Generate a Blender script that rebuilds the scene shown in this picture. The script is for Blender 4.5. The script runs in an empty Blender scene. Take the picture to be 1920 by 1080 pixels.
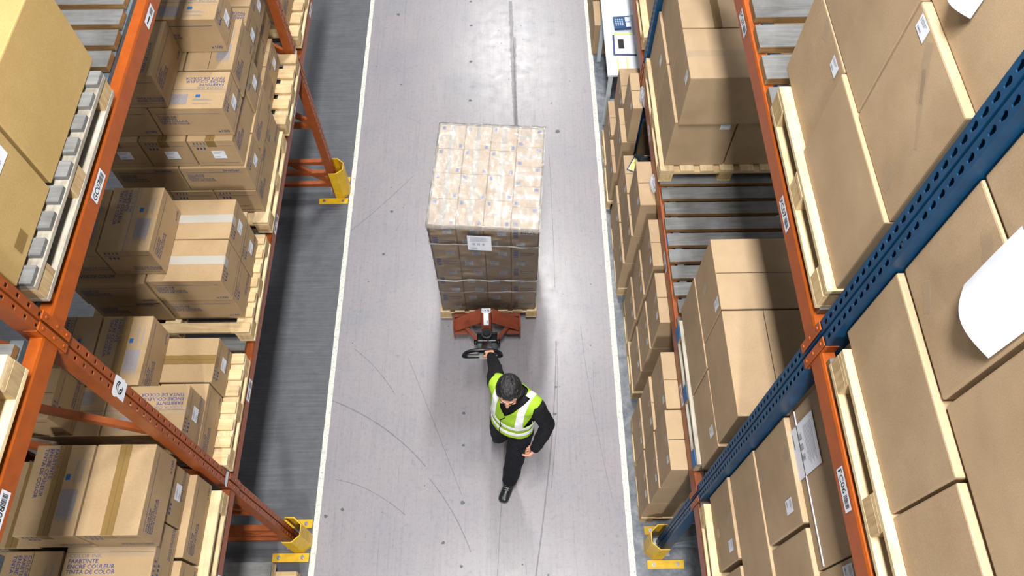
import bpy, bmesh, math, random
from mathutils import Vector, Matrix, noise
R = random.Random(7)
scn = bpy.context.scene
COL = scn.collection
PI = math.pi

# ------------------------------------------------------------------ materials
def new_mat(name):
    m = bpy.data.materials.new(name); m.use_nodes = True
    nt = m.node_tree; b = nt.nodes['Principled BSDF']
    return m, nt, b
def node(nt, t, **kw):
    n = nt.nodes.new(t)
    for k, v in kw.items(): setattr(n, k, v)
    return n
def srgb(r, g, b):
    f = lambda c: (c/255/12.92) if c/255 <= .04045 else ((c/255+.055)/1.055)**2.4
    return (f(r), f(g), f(b), 1)
def mixrgb(nt, a, b, fac, blend='MIX'):
    n = node(nt, 'ShaderNodeMix', data_type='RGBA', blend_type=blend)
    for s, v in ((n.inputs[6], a), (n.inputs[7], b), (n.inputs[0], fac)):
        if isinstance(v, (tuple, float, int)): s.default_value = v
        else: nt.links.new(v, s)
    return n.outputs[2]
def ramp(nt, src, stops):
    n = node(nt, 'ShaderNodeValToRGB'); e = n.color_ramp.elements
    while len(e) < len(stops): e.new(.5)
    for el, (p, c) in zip(e, stops):
        el.position = p; el.color = c if isinstance(c, tuple) else (c, c, c, 1)
    nt.links.new(src, n.inputs[0]); return n.outputs[0]
def noise_tex(nt, scale=(1, 1, 1), s=5, detail=4, rough=.6, coord='Object', dist=0, rnd=True):
    tc = node(nt, 'ShaderNodeTexCoord'); mp = node(nt, 'ShaderNodeMapping')
    mp.inputs['Scale'].default_value = scale
    nt.links.new(tc.outputs[coord], mp.inputs[0])
    if rnd:
        oi = node(nt, 'ShaderNodeObjectInfo'); mu = node(nt, 'ShaderNodeMath', operation='MULTIPLY')
        mu.inputs[1].default_value = 37.0; nt.links.new(oi.outputs['Random'], mu.inputs[0])
        nt.links.new(mu.outputs[0], mp.inputs['Location'])
    n = node(nt, 'ShaderNodeTexNoise'); n.inputs['Scale'].default_value = s
    n.inputs['Detail'].default_value = detail; n.inputs['Roughness'].default_value = rough
    n.inputs['Distortion'].default_value = dist
    nt.links.new(mp.outputs[0], n.inputs[0]); return n.outputs[0]
def bump(nt, b, src, strength=.2, dist=.002):
    n = node(nt, 'ShaderNodeBump'); n.inputs['Strength'].default_value = strength
    n.inputs['Distance'].default_value = dist
    nt.links.new(src, n.inputs['Height']); nt.links.new(n.outputs[0], b.inputs['Normal'])
def hue_rand(nt, col, amt=.12):
    oi = node(nt, 'ShaderNodeObjectInfo')
    mr = node(nt, 'ShaderNodeMapRange'); mr.inputs[3].default_value = 1-amt; mr.inputs[4].default_value = 1+amt
    nt.links.new(oi.outputs['Random'], mr.inputs[0])
    h = node(nt, 'ShaderNodeHueSaturation'); nt.links.new(mr.outputs[0], h.inputs['Value'])
    if isinstance(col, tuple): h.inputs['Color'].default_value = col
    else: nt.links.new(col, h.inputs['Color'])
    return h.outputs[0]
def simple(name, col, rough=.6, metal=0, var=0, spec=.5, nscale=0, c2=None, bumpy=0):
    m, nt, b = new_mat(name)
    b.inputs['Roughness'].default_value = rough; b.inputs['Metallic'].default_value = metal
    b.inputs['Specular IOR Level'].default_value = spec
    c = col
    if nscale:
        n = noise_tex(nt, s=nscale, detail=5)
        c = ramp(nt, n, [(.35, col), (.65, c2 or tuple(x*.8 for x in col[:3])+(1,))])
        if bumpy: bump(nt, b, n, bumpy)
    if var: c = hue_rand(nt, c, var)
    if isinstance(c, tuple): b.inputs['Base Color'].default_value = c
    else: nt.links.new(c, b.inputs['Base Color'])
    return m
def cardboard(name, ca, cb, var=.08):
    m, nt, b = new_mat(name)
    n1 = noise_tex(nt, s=3.5, detail=3)
    n2 = noise_tex(nt, s=260, detail=2, rough=.8)
    c = ramp(nt, n1, [(.3, ca), (.7, cb)])
    sp = ramp(nt, n2, [(.25, (.72, .72, .72, 1)), (.75, (1.0, 1.0, 1.0, 1))])
    c = mixrgb(nt, c, sp, 1.0, 'MULTIPLY')
    c = hue_rand(nt, c, var)
    nt.links.new(c, b.inputs['Base Color'])
    b.inputs['Roughness'].default_value = .72; b.inputs['Specular IOR Level'].default_value = .25
    n3 = noise_tex(nt, scale=(1, 1, 1), s=14, detail=4)
    bump(nt, b, n3, .25, .003)
    return m
def wood(name, ca, cb, axis, knots=True, var=.12, rough=.8):
    m, nt, b = new_mat(name)
    sc = [9, 9, 9]; sc[axis] = .7
    n1 = noise_tex(nt, scale=tuple(sc), s=6, detail=6, rough=.65, dist=.6)
    n2 = noise_tex(nt, s=5, detail=4)
    c = ramp(nt, n1, [(.3, ca), (.72, cb)])
    st = ramp(nt, n2, [(.42, (1, 1, 1, 1)), (.68, (.62, .6, .58, 1))])
    c = mixrgb(nt, c, st, .75, 'MULTIPLY')
    c = hue_rand(nt, c, var)
    nt.links.new(c, b.inputs['Base Color'])
    b.inputs['Roughness'].default_value = rough; b.inputs['Specular IOR Level'].default_value = .2
    bump(nt, b, n1, .35, .003)
    return m
M = {}
M['ink'] = cardboard('ink_cardboard', srgb(160, 134, 100), srgb(176, 149, 114), .08)
M['kraft'] = cardboard('kraft_cardboard', srgb(170, 144, 113), srgb(186, 160, 128), .06)
M['mustard'] = cardboard('mustard_cardboard', srgb(180, 150, 94), srgb(191, 161, 106), .04)
M['white_box'] = cardboard('pale_cardboard', srgb(214, 182, 146), srgb(224, 196, 162), .05)
M['seam'] = simple('seam_dark', srgb(58, 42, 28), .9)
M['print'] = simple('blue_ink', srgb(38, 58, 112), .7)
M['print_grey'] = simple('grey_ink_block', srgb(112, 112, 128), .75, nscale=160, c2=srgb(140, 128, 118))
M['bright_blue'] = simple('bright_blue_ink', srgb(34, 78, 160), .6)
M['blue_square'] = simple('blue_square_ink', srgb(20, 84, 140), .6)
def tape_mat(name, col, alpha, rough=.25):
    m, nt, b = new_mat(name); b.inputs['Base Color'].default_value = col
    b.inputs['Roughness'].default_value = rough; b.inputs['Alpha'].default_value = alpha
    n = noise_tex(nt, scale=(1, 1, 1), s=30, detail=3); bump(nt, b, n, .35, .003)
    return m
M['tape_brown'] = tape_mat('brown_tape', srgb(134, 106, 56), .62)
M['tape_clear'] = tape_mat('clear_tape', srgb(190, 170, 145), .32, .12)
M['tape_white'] = tape_mat('white_tape', srgb(184, 182, 174), .7)
M['paper'] = simple('label_paper', srgb(225, 228, 236), .55, nscale=9, c2=srgb(212, 217, 230))
M['black_ink'] = simple('black_ink', srgb(30, 30, 34), .7)
M['grey_text'] = simple('grey_text', srgb(120, 124, 138), .7)
def painted(name, col, col2, rough=.42):
    m, nt, b = new_mat(name)
    n = noise_tex(nt, s=14, detail=6, rough=.7); n2 = noise_tex(nt, s=240, detail=2)
    c = ramp(nt, n, [(.38, col), (.66, col2)])
    chips = ramp(nt, noise_tex(nt, s=55, detail=5, rough=.8), [(.70, 0.0), (.75, .8)])
    c = mixrgb(nt, c, srgb(120, 92, 78), chips)
    nt.links.new(c, b.inputs['Base Color']); b.inputs['Roughness'].default_value = rough
    bump(nt, b, n2, .15, .001)
    return m
M['orange'] = painted('rack_orange_paint', srgb(162, 76, 14), srgb(146, 68, 14))
M['orange_shaded'] = painted('rack_orange_paint_shaded', srgb(148, 72, 26), srgb(128, 62, 24))  # same rack orange, darkened in colour for the dimmer light lower down
M['blue'] = painted('rack_blue_paint', srgb(4, 62, 98), srgb(4, 50, 82), .42)
M['galv'] = simple('galvanised_steel', srgb(150, 165, 178), .38, .7, nscale=25)
M['yellow'] = painted('guard_yellow_paint', srgb(222, 178, 28), srgb(200, 158, 24), .45)
M['steel'] = simple('bolt_steel', srgb(170, 172, 176), .35, .85)
M['wood_x'] = wood('pale_pine_x', srgb(208, 184, 144), srgb(180, 152, 112), 0)
M['wood_y'] = wood('pale_pine_y', srgb(222, 202, 164), srgb(196, 170, 130), 1)
M['wood_end'] = wood('pine_block', srgb(206, 180, 138), srgb(170, 140, 100), 2)
M['wgrey_x'] = wood('weathered_timber_x', srgb(126, 128, 130), srgb(102, 101, 99), 0, var=.12)
M['wgrey_y'] = wood('weathered_timber_y', srgb(186, 180, 168), srgb(150, 142, 128), 1, var=.1)
M['wbrown'] = wood('sawn_timber_edge', srgb(150, 116, 74), srgb(120, 90, 56), 0, var=.08)
M['blue_wood'] = simple('blue_painted_wood', srgb(20, 112, 176), .6, nscale=20, c2=srgb(16, 88, 146))

# ------------------------------------------------------------------ geometry helpers
def link(me, name, mats=(), parent=None, loc=None):
    for m in mats: me.materials.append(m)
    o = bpy.data.objects.new(name, me); COL.objects.link(o)
    if parent is not None: o.parent = parent
    if loc is not None: o.location = loc
    return o
def tag(o, label=None, cat=None, group=None, kind=None):
    if label: o['label'] = label
    if cat: o['category'] = cat
    if group: o['group'] = group
    if kind: o['kind'] = kind
    return o
def empty(name, loc=(0, 0, 0), rz=0):
    o = bpy.data.objects.new(name, None); COL.objects.link(o)
    o.location = loc; o.rotation_euler = (0, 0, rz); o.empty_display_size = .1
    return o
def bm_mesh(bm, name='mesh', smooth=False):
    me = bpy.data.meshes.new(name); bm.normal_update(); bm.to_mesh(me); bm.free()
    if smooth:
        for p in me.polygons: p.use_smooth = True
    return me
def box(bm, x0, x1, y0, y1, z0, z1, mi=0, bev=0, segs=1):
    ret = bmesh.ops.create_cube(bm, size=1)
    vs = ret['verts']
    for v in vs:
        v.co.x = x0 if v.co.x < 0 else x1
        v.co.y = y0 if v.co.y < 0 else y1
        v.co.z = z0 if v.co.z < 0 else z1
    fs = {f for v in vs for f in v.link_faces}
    for f in fs: f.material_index = mi
    if bev:
        es = list({e for f in fs for e in f.edges})
        r = bmesh.ops.bevel(bm, geom=es, offset=bev, segments=segs, affect='EDGES', profile=.6)
        for f in r['faces']: f.material_index = mi
    return fs
def poly(bm, pts, mi=0):
    try:
        f = bm.faces.new([bm.verts.new(p) for p in pts]); f.material_index = mi; return f
    except ValueError: return None
def cyl(bm, p, q, r, r2=None, n=12, mi=0, caps=True):
    p, q = Vector(p), Vector(q); r2 = r if r2 is None else r2
    d = (q-p).normalized(); a = d.orthogonal().normalized(); b = d.cross(a)
    A = [bm.verts.new(p+(a*math.cos(t)+b*math.sin(t))*r) for t in [2*PI*i/n for i in range(n)]]
    B = [bm.verts.new(q+(a*math.cos(t)+b*math.sin(t))*r2) for t in [2*PI*i/n for i in range(n)]]
    for i in range(n):
        f = bm.faces.new((A[i], A[(i+1) % n], B[(i+1) % n], B[i])); f.material_index = mi; f.smooth = True
    if caps:
        bm.faces.new(A[::-1]).material_index = mi; bm.faces.new(B).material_index = mi
def beam_between(bm, p, q, w, h, up=(0, 0, 1), mi=0):
    p, q = Vector(p), Vector(q); d = (q-p).normalized(); u = Vector(up)
    s = d.cross(u).normalized(); u = s.cross(d).normalized()
    c = []
    for e in (p, q):
        c.append([bm.verts.new(e+s*(a*w/2)+u*(b*h/2)) for a, b in ((-1, -1), (1, -1), (1, 1), (-1, 1))])
    for i in range(4):
        bm.faces.new((c[0][i], c[0][(i+1) % 4], c[1][(i+1) % 4], c[1][i])).material_index = mi
    bm.faces.new(c[0][::-1]).material_index = mi; bm.faces.new(c[1]).material_index = mi
# flat lettering, real polygons laid on a face: origin o, right r, up u
_tc = {}
def text_geo(s):
    if s in _tc: return _tc[s]
    cu = bpy.data.curves.new('t', 'FONT'); cu.body = s; cu.resolution_u = 2; cu.size = 1; cu.space_line = .95; cu.offset = .012
    ob = bpy.data.objects.new('t', cu); COL.objects.link(ob)
    dg = bpy.context.evaluated_depsgraph_get()
    me = bpy.data.meshes.new_from_object(ob.evaluated_get(dg))
    g = ([tuple(v.co[:2]) for v in me.vertices], [tuple(p.vertices) for p in me.polygons])
    bpy.data.objects.remove(ob); bpy.data.curves.remove(cu); bpy.data.meshes.remove(me)
    _tc[s] = g; return g
def put_text(bm, s, o, r, u, size, mi, sx=1.0):
    vs, fs = text_geo(s); o, r, u = Vector(o), Vector(r), Vector(u)
    nv = [bm.verts.new(o+r*(x*size*sx)+u*(y*size)) for x, y in vs]
    for f in fs:
        try: bm.faces.new([nv[i] for i in f]).material_index = mi
        except ValueError: pass
def rect(bm, o, r, u, a0, a1, b0, b1, mi):
    o, r, u = Vector(o), Vector(r), Vector(u)
    return poly(bm, [o+r*a0+u*b0, o+r*a1+u*b0, o+r*a1+u*b1, o+r*a0+u*b1], mi)
def barcode(bm, o, r, u, w, h, mi, seed=1, n=14):
    rr = random.Random(seed); x = 0
    while x < w:
        t = rr.choice((.25, .5, .8))*w/n
        rect(bm, o, r, u, x, min(x+t, w), 0, h, mi); x += t+rr.choice((.3, .6))*w/n

EPS = .0007
# ------------------------------------------------------------------ ink cartons (canonical: long axis x, origin at base centre)
CL, CW, CH = .445, .288, .25
INKTXT = 'COLOR INK\nFARBTINTE\nENCRE COULEUR\nTINTA DE COLOR'
def ink_body(style):
    bm = bmesh.new(); l, w, h = CL/2, CW/2, CH
    box(bm, -l, l, -w, w, 0, h, 0, .005, 2)
    for sgn in (-1, 1):                                   # long sides
        o = (-sgn*-l if sgn > 0 else -l, sgn*(w+EPS), 0); r = (-sgn, 0, 0) if sgn > 0 else (1, 0, 0)
        o = (l if sgn > 0 else -l, sgn*(w+EPS), 0); r = (-1, 0, 0) if sgn > 0 else (1, 0, 0)
        rect(bm, o, r, (0, 0, 1), .03, CL-.03, .2, .203, 1)
        put_text(bm, INKTXT, Vector(o)+Vector(r)*.03+Vector((0, 0, .168)), r, (0, 0, 1), .0215, 1, 1.0)
        if style != 2: put_text(bm, 'x100', Vector(o)+Vector(r)*(CL-.09)+Vector((0, 0, .03)), r, (0, 0, 1), .032, 1, 1.1)
        if style == 2: put_text(bm, 'brother', Vector(o)+Vector(r)*(CL-.16)+Vector((0, 0, .212)), r, (0, 0, 1), .036, 1, 1.0)
    for sgn in (-1, 1):                                   # ends
        o = Vector((sgn*(l+EPS), -w if sgn > 0 else w, 0)); r = Vector((0, sgn, 0)); u = (0, 0, 1)
        rect(bm, o, r, u, .02, CW-.02, .198, .2005, 1)
        for k in range(4):
            a = .03+k*.022
            rect(bm, o, r, u, a, a+.015, .212, .214, 1); rect(bm, o, r, u, a, a+.015, .234, .236, 1)
            rect(bm, o, r, u, a+.004, a+.011, .217, .231, 1)
        for k in range(3): rect(bm, o, r, u, .04+k*.022, .052+k*.022, .165, .185, 1)
        rect(bm, o, r, u, .02, CW-.02, .032, .034, 1)
        if style != 3: put_text(bm, 'brother' if style == 2 else 'TINTA DE COLOR\nENCRE COULEUR', o+r*.13+Vector((0, 0, .07)), r, u, .02, 1)
    # top: flaps meeting along the long axis
    T = Vector((0, 0, h+EPS)); X = Vector((1, 0, 0)); Y = Vector((0, 1, 0))
    rect(bm, T, X, Y, -l+.004, l-.004, -.0015, .0015, 2)
    if style in (0, 2):
        put_text(bm, INKTXT, T+Vector((l-.02, w-.12, 0)), -X, -Y, .026, 1, 1.15)
        rect(bm, T, X, Y, -.13, .0, -w+.03, -w+.11, 3)
        for k in range(9): rect(bm, T, X, Y, -.16+(k % 3)*.006, -.13, -w+.032+k*.0085, -w+.037+k*.0085, 3)
        rect(bm, T, X, Y, .045, .075, -w+.085, -w+.107, 4)
        for k in range(2):
            rect(bm, T, X, Y, .03, .15, -w+.03+k*.03, -w+.035+k*.03, 3)
            rect(bm, T, X, Y, .04, .13, -w+.038+k*.03, -w+.041+k*.03, 3)
    me = bm_mesh(bm, 'ink_carton_body')
    for m in (M['ink'], M['print'], M['seam'], M['print_grey'], M['blue_square']): me.materials.append(m)
    return me
INK = {s: ink_body(s) for s in (0, 1, 2, 3)}              # 0 printed top, 1 plain top, 2 branded side, 3 plain top, bare end
def tape_geo(lx, w, drop, h, mat, axis_half, name='tape'):
    bm = bmesh.new(); e = .0012; n = 18
    pts = [(-axis_half-e, h-drop), (-axis_half-e, h-.004), (-axis_half+.004, h+e)] + \
          [(-axis_half+.004+(2*axis_half-.008)*i/n, h+e) for i in range(1, n)] + [(axis_half-.004, h+e), (axis_half+e, h-.004), (axis_half+e, h-drop)]
    rows = []
    for i, (x, z) in enumerate(pts):
        j = (R.random()-.5)*.003
        rows.append((bm.verts.new((x, -w/2+j, z)), bm.verts.new((x, w/2+j, z))))
    for a, b in zip(rows, rows[1:]): bm.faces.new((a[0], b[0], b[1], a[1]))
    me = bm_mesh(bm, name); me.materials.append(mat); return me
TAPES = {k: tape_geo(CL, .058 if k != 'clear' else .05, .06, CH, M['tape_'+k], CL/2, 'tape') for k in ('brown', 'clear', 'white')}
def sticker_mesh(w, h, kind=0, seed=0):
    bm = bmesh.new(); X = Vector((1, 0, 0)); Z = Vector((0, 0, 1)); o = Vector((0, 0, 0))
    rect(bm, o, X, Z, -w/2, w/2, -h/2, h/2, 0); o2 = Vector((0, -.0005, 0))
    if kind == 0:
        barcode(bm, o2-X*w*.38-Z*h*.35, X, Z, w*.4, h*.13, 1, seed+3, 10)
        for k in range(3): rect(bm, o2, X, Z, -w*.4, w*(.1+.08*k), h*(.12+.1*k), h*(.15+.1*k), 1)
    elif kind == 1:                                       # delivery note in a pouch
        for k in range(9): rect(bm, o2, X, Z, -w*.38, w*(.38-.05*(k % 3)), h*(.38-.035*k), h*(.39-.035*k), 1)
        for k in range(3): barcode(bm, o2-X*w*.3+X*(k*w*.2)-Z*h*.15, X, Z, w*.12, h*.15, 1, k, 8)
        rect(bm, o2, X, Z, -w*.4, -w*.1, -h*.42, -h*.40, 2)
        rect(bm, o2, X, Z, -w*.4, -w*.1, -h*.34, -h*.32, 2)
    me = bm_mesh(bm, 'label')
    for m in (M['paper'], M['grey_text'], M['black_ink']): me.materials.append(m)
    return me
ST = {k: sticker_mesh(*v) for k, v in {'ink': (.082, .075, 0, 1), 'ship': (.07, .05, 0, 2), 'small': (.05, .065, 0, 5), 'tall': (.06, .09, 0, 4)}.items()}
def sticker(parent, mesh, loc, face, rz_extra=0, name='shipping_label', label=None, roll=0):
    # face: '-x','+x','-y','+y' : outward direction in parent space; mesh normal is -y
    rz = {'-y': 0, '+x': PI/2, '+y': PI, '-x': -PI/2}[face]
    o = bpy.data.objects.new(name, mesh); COL.objects.link(o); o.parent = parent
    o.matrix_local = Matrix.Translation(loc) @ Matrix.Rotation(rz, 4, 'Z') @ Matrix.Rotation(roll, 4, 'Y')
    if label: o['label'] = label
    return o

def ink_carton(x0, x1, y0, y1, z0, z1, ax, style, tape, stick, label, group, flip=0):
    o = bpy.data.objects.new('ink_carton', INK[style]); COL.objects.link(o)
    o.location = ((x0+x1)/2, (y0+y1)/2, z0+.001)
    dx, dy = (x1-x0, y1-y0) if ax == 'x' else (y1-y0, x1-x0)
    o.scale = (dx/CL, dy/CW, (z1-z0-.004)/CH)
    o.rotation_euler = (0, 0, (0 if ax == 'x' else PI/2)+PI*flip+R.uniform(-.006, .006))
    tag(o, label, 'carton', group)
    if tape:
        t = bpy.data.objects.new('tape', TAPES[tape]); COL.objects.link(t); t.parent = o
        t['label'] = {'brown': 'brown packing tape', 'clear': 'clear shiny packing tape', 'white': 'whitish torn packing tape'}[tape]
    for f in stick:
        sx = {'+x': (CL/2+.0012, .02, .115), '-x': (-CL/2-.0012, -.02, .115), '-y': (.06, -CW/2-.0012, .12), '+y': (-.06, CW/2+.0012, .12)}[f]
        sticker(o, ST['ink'], sx, f, label='white shipping label')
    return o
TIER = ['bottom', 'second', 'third', 'fourth', 'fifth', 'sixth']
# (x0,x1,y0,y1,tier, axis, style, tape, stickers, words, flip)
def ink_stack(zs, rows, where, group):
    for (x0, x1, y0, y1, t, ax, st, tp, sk, words, fl) in rows:
        ink_carton(x0, x1, y0, y1, zs[t], zs[t+1], ax, st, tp, sk, f"{words}, {TIER[t]} tier, {where}", group, fl)
zL = [1.93, 2.18, 2.43, 2.70]
W_A = 'nearest load'
ink_stack(zL, [
 (-2.055, -1.77, .79, 1.235, 0, 'y', 1, None, (), 'ink carton whose pale top edge peeps out as a ledge', 0),
 (-2.055, -1.77, .33, .775, 0, 'y', 1, None, (), 'ink carton next to the ledge carton towards the bottom edge', 0),
 (-2.345, -2.065, .79, 1.235, 0, 'y', 1, None, (), 'ink carton hidden behind the ledge carton', 0),
 (-2.345, -2.065, .33, .775, 0, 'y', 1, None, (), 'ink carton one in from the aisle near the bottom edge', 0),
 (-2.645, -2.355, .79, 1.235, 0, 'y', 1, None, (), 'ink carton three in from the aisle', 0),
 (-2.645, -2.355, .33, .775, 0, 'y', 0, None, (), 'shaded ink carton three in from the aisle near the bottom', 0),
 (-2.255, -1.81, .935, 1.235, 1, 'x', 1, 'clear', ('+x',), 'ink carton with white label under the big brown-taped pair', 0),
 (-2.255, -1.81, .625, .925, 1, 'x', 0, 'clear', ('+x',), 'shiny taped ink carton with blue square before the taped pair', 1),
 (-2.255, -1.81, .315, .615, 1, 'x', 0, None, ('+x',), 'ink carton with white label next to the bottom edge', 1),
 (-2.69, -2.395, .80, 1.245, 1, 'y', 1, 'brown', (), 'shaded ink carton partly behind the bright orange beam', 0),
 (-2.56, -2.27, .34, .785, 1, 'y', 0, None, (), 'shaded ink carton beside the blue square carton', 0),
 (-2.085, -1.79, .80, 1.245, 2, 'y', 1, 'brown', (), 'plain topped ink carton with one brown tape strip', 0),
 (-2.385, -2.095, .80, 1.245, 2, 'y', 0, 'brown', (), 'brown taped ink carton printed COLOR INK with blue square', 0),
], W_A, 'ink cartons on the nearest lower pallet')
W_B = 'load crossed by orange post'
ink_stack(zL, [
 (-2.235, -1.79, 1.79, 2.08, 0, 'x', 1, 'brown', ('+x',), 'bare topped ink carton with brown tape', 0),
 (-2.085, -1.80, 1.355, 1.78, 0, 'y', 1, None, (), 'ink carton showing a pale triangle of top', 0),
 (-2.38, -2.095, 1.355, 1.78, 0, 'y', 1, None, (), 'ink carton buried second from the aisle', 0),
 (-2.685, -2.245, 1.79, 2.08, 0, 'x', 1, None, (), 'ink carton buried at the far inner corner', 0),
 (-2.685, -2.39, 1.355, 1.78, 0, 'y', 1, None, (), 'ink carton buried at the near inner corner', 0),
 (-2.237, -1.80, 1.38, 1.667, 1, 'x', 0, 'clear', ('+x',), 'ink carton with upside down COLOR INK lettering', 0),
 (-2.685, -2.245, 1.38, 1.667, 1, 'x', 0, 'clear', (), 'ink carton with small blue square behind post', 1),
 (-2.385, -2.095, 1.673, 2.105, 1, 'y', 0, 'brown', (), 'brown-taped ink carton with lettering and square', 0),
 (-2.69, -2.395, 1.673, 2.105, 1, 'y', 0, None, (), 'shaded ink carton with grey print block', 0),
 (-2.82, -2.38, 1.385, 1.665, 2, 'x', 1, None, (), 'dim ink carton under bright orange beam', 0),
], W_B, 'ink cartons on the second lower pallet')
W_C = 'load under GC07'
ink_stack(zL, [
 (-2.195, -1.75, 2.34, 2.63, 0, 'x', 1, None, ('+x',), 'ink carton at the near aisle corner', 1),
 (-2.195, -1.75, 2.64, 2.93, 0, 'x', 1, None, ('+x',), 'ink carton at the far aisle corner', 0),
 (-2.65, -2.205, 2.33, 2.62, 0, 'x', 2, None, (), 'ink carton at the near inner corner', 0),
 (-2.65, -2.205, 2.63, 2.92, 0, 'x', 1, None, (), 'ink carton at the far inner corner', 0),
 (-2.195, -1.745, 2.335, 2.628, 1, 'x', 3, 'white', ('+x',), 'ink carton with torn whitish tape and pencil marks', 1),
 (-2.195, -1.745, 2.635, 2.93, 1, 'x', 3, 'white', ('+x',), 'ink carton with straight whitish tape, on the far side', 0),
 (-2.65, -2.205, 2.32, 2.61, 1, 'x', 0, None, (), 'ink carton with lettering peeping out below the top box', 1),
 (-2.65, -2.205, 2.62, 2.92, 1, 'x', 1, None, (), 'ink carton under the loose top box', 0),
 (-2.375, -2.075, 2.385, 2.83, 2, 'y', 0, 'clear', (), 'lone printed ink carton set on top', 0),
 (-2.675, -2.382, 2.385, 2.82, 2, 'y', 0, None, (), 'shaded ink carton beside the lone top box', 0),
], W_C, 'ink cartons on the third lower pallet')
zD = [1.93, 2.185, 2.43, 2.685, 2.935, 3.2]
W_D = 'tall printed load'
ink_stack(zD, [
 (-2.015, -1.73, 3.175, 3.615, 0, 'y', 2, None, (), 'ink carton at the near aisle corner', 0),
 (-2.31, -2.022, 3.175, 3.615, 0, 'y', 2, None, ('-x',), 'ink carton one in from the aisle', 0),
 (-2.61, -2.318, 3.175, 3.615, 0, 'y', 2, None, ('-x',), 'ink carton two in from the aisle', 0),
 (-2.17, -1.73, 3.625, 3.90, 0, 'x', 1, None, (), 'ink carton at the far aisle side', 0),
 (-2.61, -2.18, 3.625, 3.90, 0, 'x', 1, None, (), 'ink carton at the far inner side', 0),
 (-2.160, -1.725, 3.18, 3.465, 1, 'x', 2, None, ('+x',), 'ink carton with end label at the near aisle corner', 0),
 (-2.605, -2.168, 3.18, 3.465, 1, 'x', 2, None, (), 'ink carton marked brother near the inner side', 0),
 (-2.010, -1.725, 3.475, 3.915, 1, 'y', 1, None, (), 'ink carton at the far aisle side', 0),
 (-2.605, -2.02, 3.475, 3.90, 1, 'y', 1, None, (), 'ink carton at the far inner side', 0),
 (-2.020, -1.735, 3.195, 3.63, 2, 'y', 2, 'brown', ('-x',), 'ink carton with white end label nearest the aisle', 0),
 (-2.32, -2.030, 3.195, 3.63, 2, 'y', 2, 'brown', ('-x',), 'ink carton with white end label in the middle', 0),
 (-2.625, -2.330, 3.195, 3.63, 2, 'y', 2, 'brown', ('-x',), 'ink carton half hidden with white end label', 0),
 (-2.170, -1.725, 3.64, 3.93, 2, 'x', 1, None, ('+x',), 'ink carton at the far aisle side', 0),
 (-2.165, -1.72, 3.235, 3.53, 3, 'x', 0, 'clear', ('+x',), 'ink carton with x100 and shiny taped top', 0),
 (-2.62, -2.175, 3.235, 3.53, 3, 'x', 0, None, (), 'ink carton beside the upside down lettering', 0),
 (-2.010, -1.715, 3.545, 3.985, 3, 'y', 0, None, (), 'ink carton with blue square and pale strip', 0),
 (-2.31, -2.02, 3.545, 3.985, 3, 'y', 0, None, (), 'ink carton in the recess between the top boxes', 0),
 (-2.33, -2.04, 3.24, 3.682, 4, 'y', 0, None, (), 'ink carton turned end on, half behind bright beam', 1),
 (-2.205, -1.757, 3.69, 3.985, 4, 'x', 0, 'clear', ('+x',), 'ink carton with x100, highest of the load', 0),
], W_D, 'ink cartons on the fourth lower pallet')
W_E = 'load by far orange post'
ink_stack(zD, [
 (-2.265, -1.82, 4.02, 4.31, 0, 'x', 1, None, (), 'ink carton at the near aisle corner', 0),
 (-2.265, -1.82, 4.32, 4.61, 0, 'x', 1, None, ('+x',), 'ink carton with pale ledge on the aisle side', 0),
 (-2.13, -1.845, 4.05, 4.49, 1, 'y', 1, None, (), 'ink carton next to the taller load', 0),
 (-2.13, -1.845, 4.50, 4.76, 1, 'y', 1, None, (), 'ink carton at the far aisle corner', 0),
 (-2.25, -1.805, 4.09, 4.38, 2, 'x', 0, None, ('+x',), 'ink carton with lettering on its pale top', 0),
 (-2.25, -1.805, 4.39, 4.68, 2, 'x', 1, None, ('+x',), 'ink carton at the far aisle side', 0),
 (-2.30, -2.0, 4.24, 4.68, 3, 'y', 1, None, (), 'ink carton set back from the aisle', 0),
 (-2.60, -2.31, 4.05, 4.49, 0, 'y', 1, None, (), 'ink carton deep inside', 0),
 (-2.60, -2.31, 4.05, 4.49, 1, 'y', 1, None, (), 'ink carton deep inside', 0),
 (-2.60, -2.31, 4.05, 4.49, 2, 'y', 1, None, (), 'ink carton deep inside', 0),
 (-2.60, -2.31, 4.05, 4.49, 3, 'y', 1, None, (), 'ink carton deep inside', 0),
], W_E, 'ink cartons on the fifth lower pallet')
W_F = 'load beyond far orange post'
ink_stack(zL, [
 (-2.09, -1.80, 4.98, 5.42, 0, 'y', 1, None, (), 'ink carton by the aisle', 0),
 (-2.09, -1.80, 4.98, 5.42, 1, 'y', 1, None, (), 'ink carton by the aisle', 0),
 (-2.09, -1.80, 4.98, 5.42, 2, 'y', 1, None, (), 'ink carton by the aisle', 0),
 (-2.39, -2.10, 4.98, 5.42, 0, 'y', 1, None, (), 'ink carton one in from the aisle', 0),
 (-2.39, -2.10, 4.98, 5.42, 1, 'y', 1, None, (), 'ink carton one in from the aisle', 0),
 (-2.39, -2.10, 4.98, 5.42, 2, 'y', 1, None, (), 'ink carton one in from the aisle', 0),
], W_F, 'ink cartons beyond the far orange post')

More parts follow.
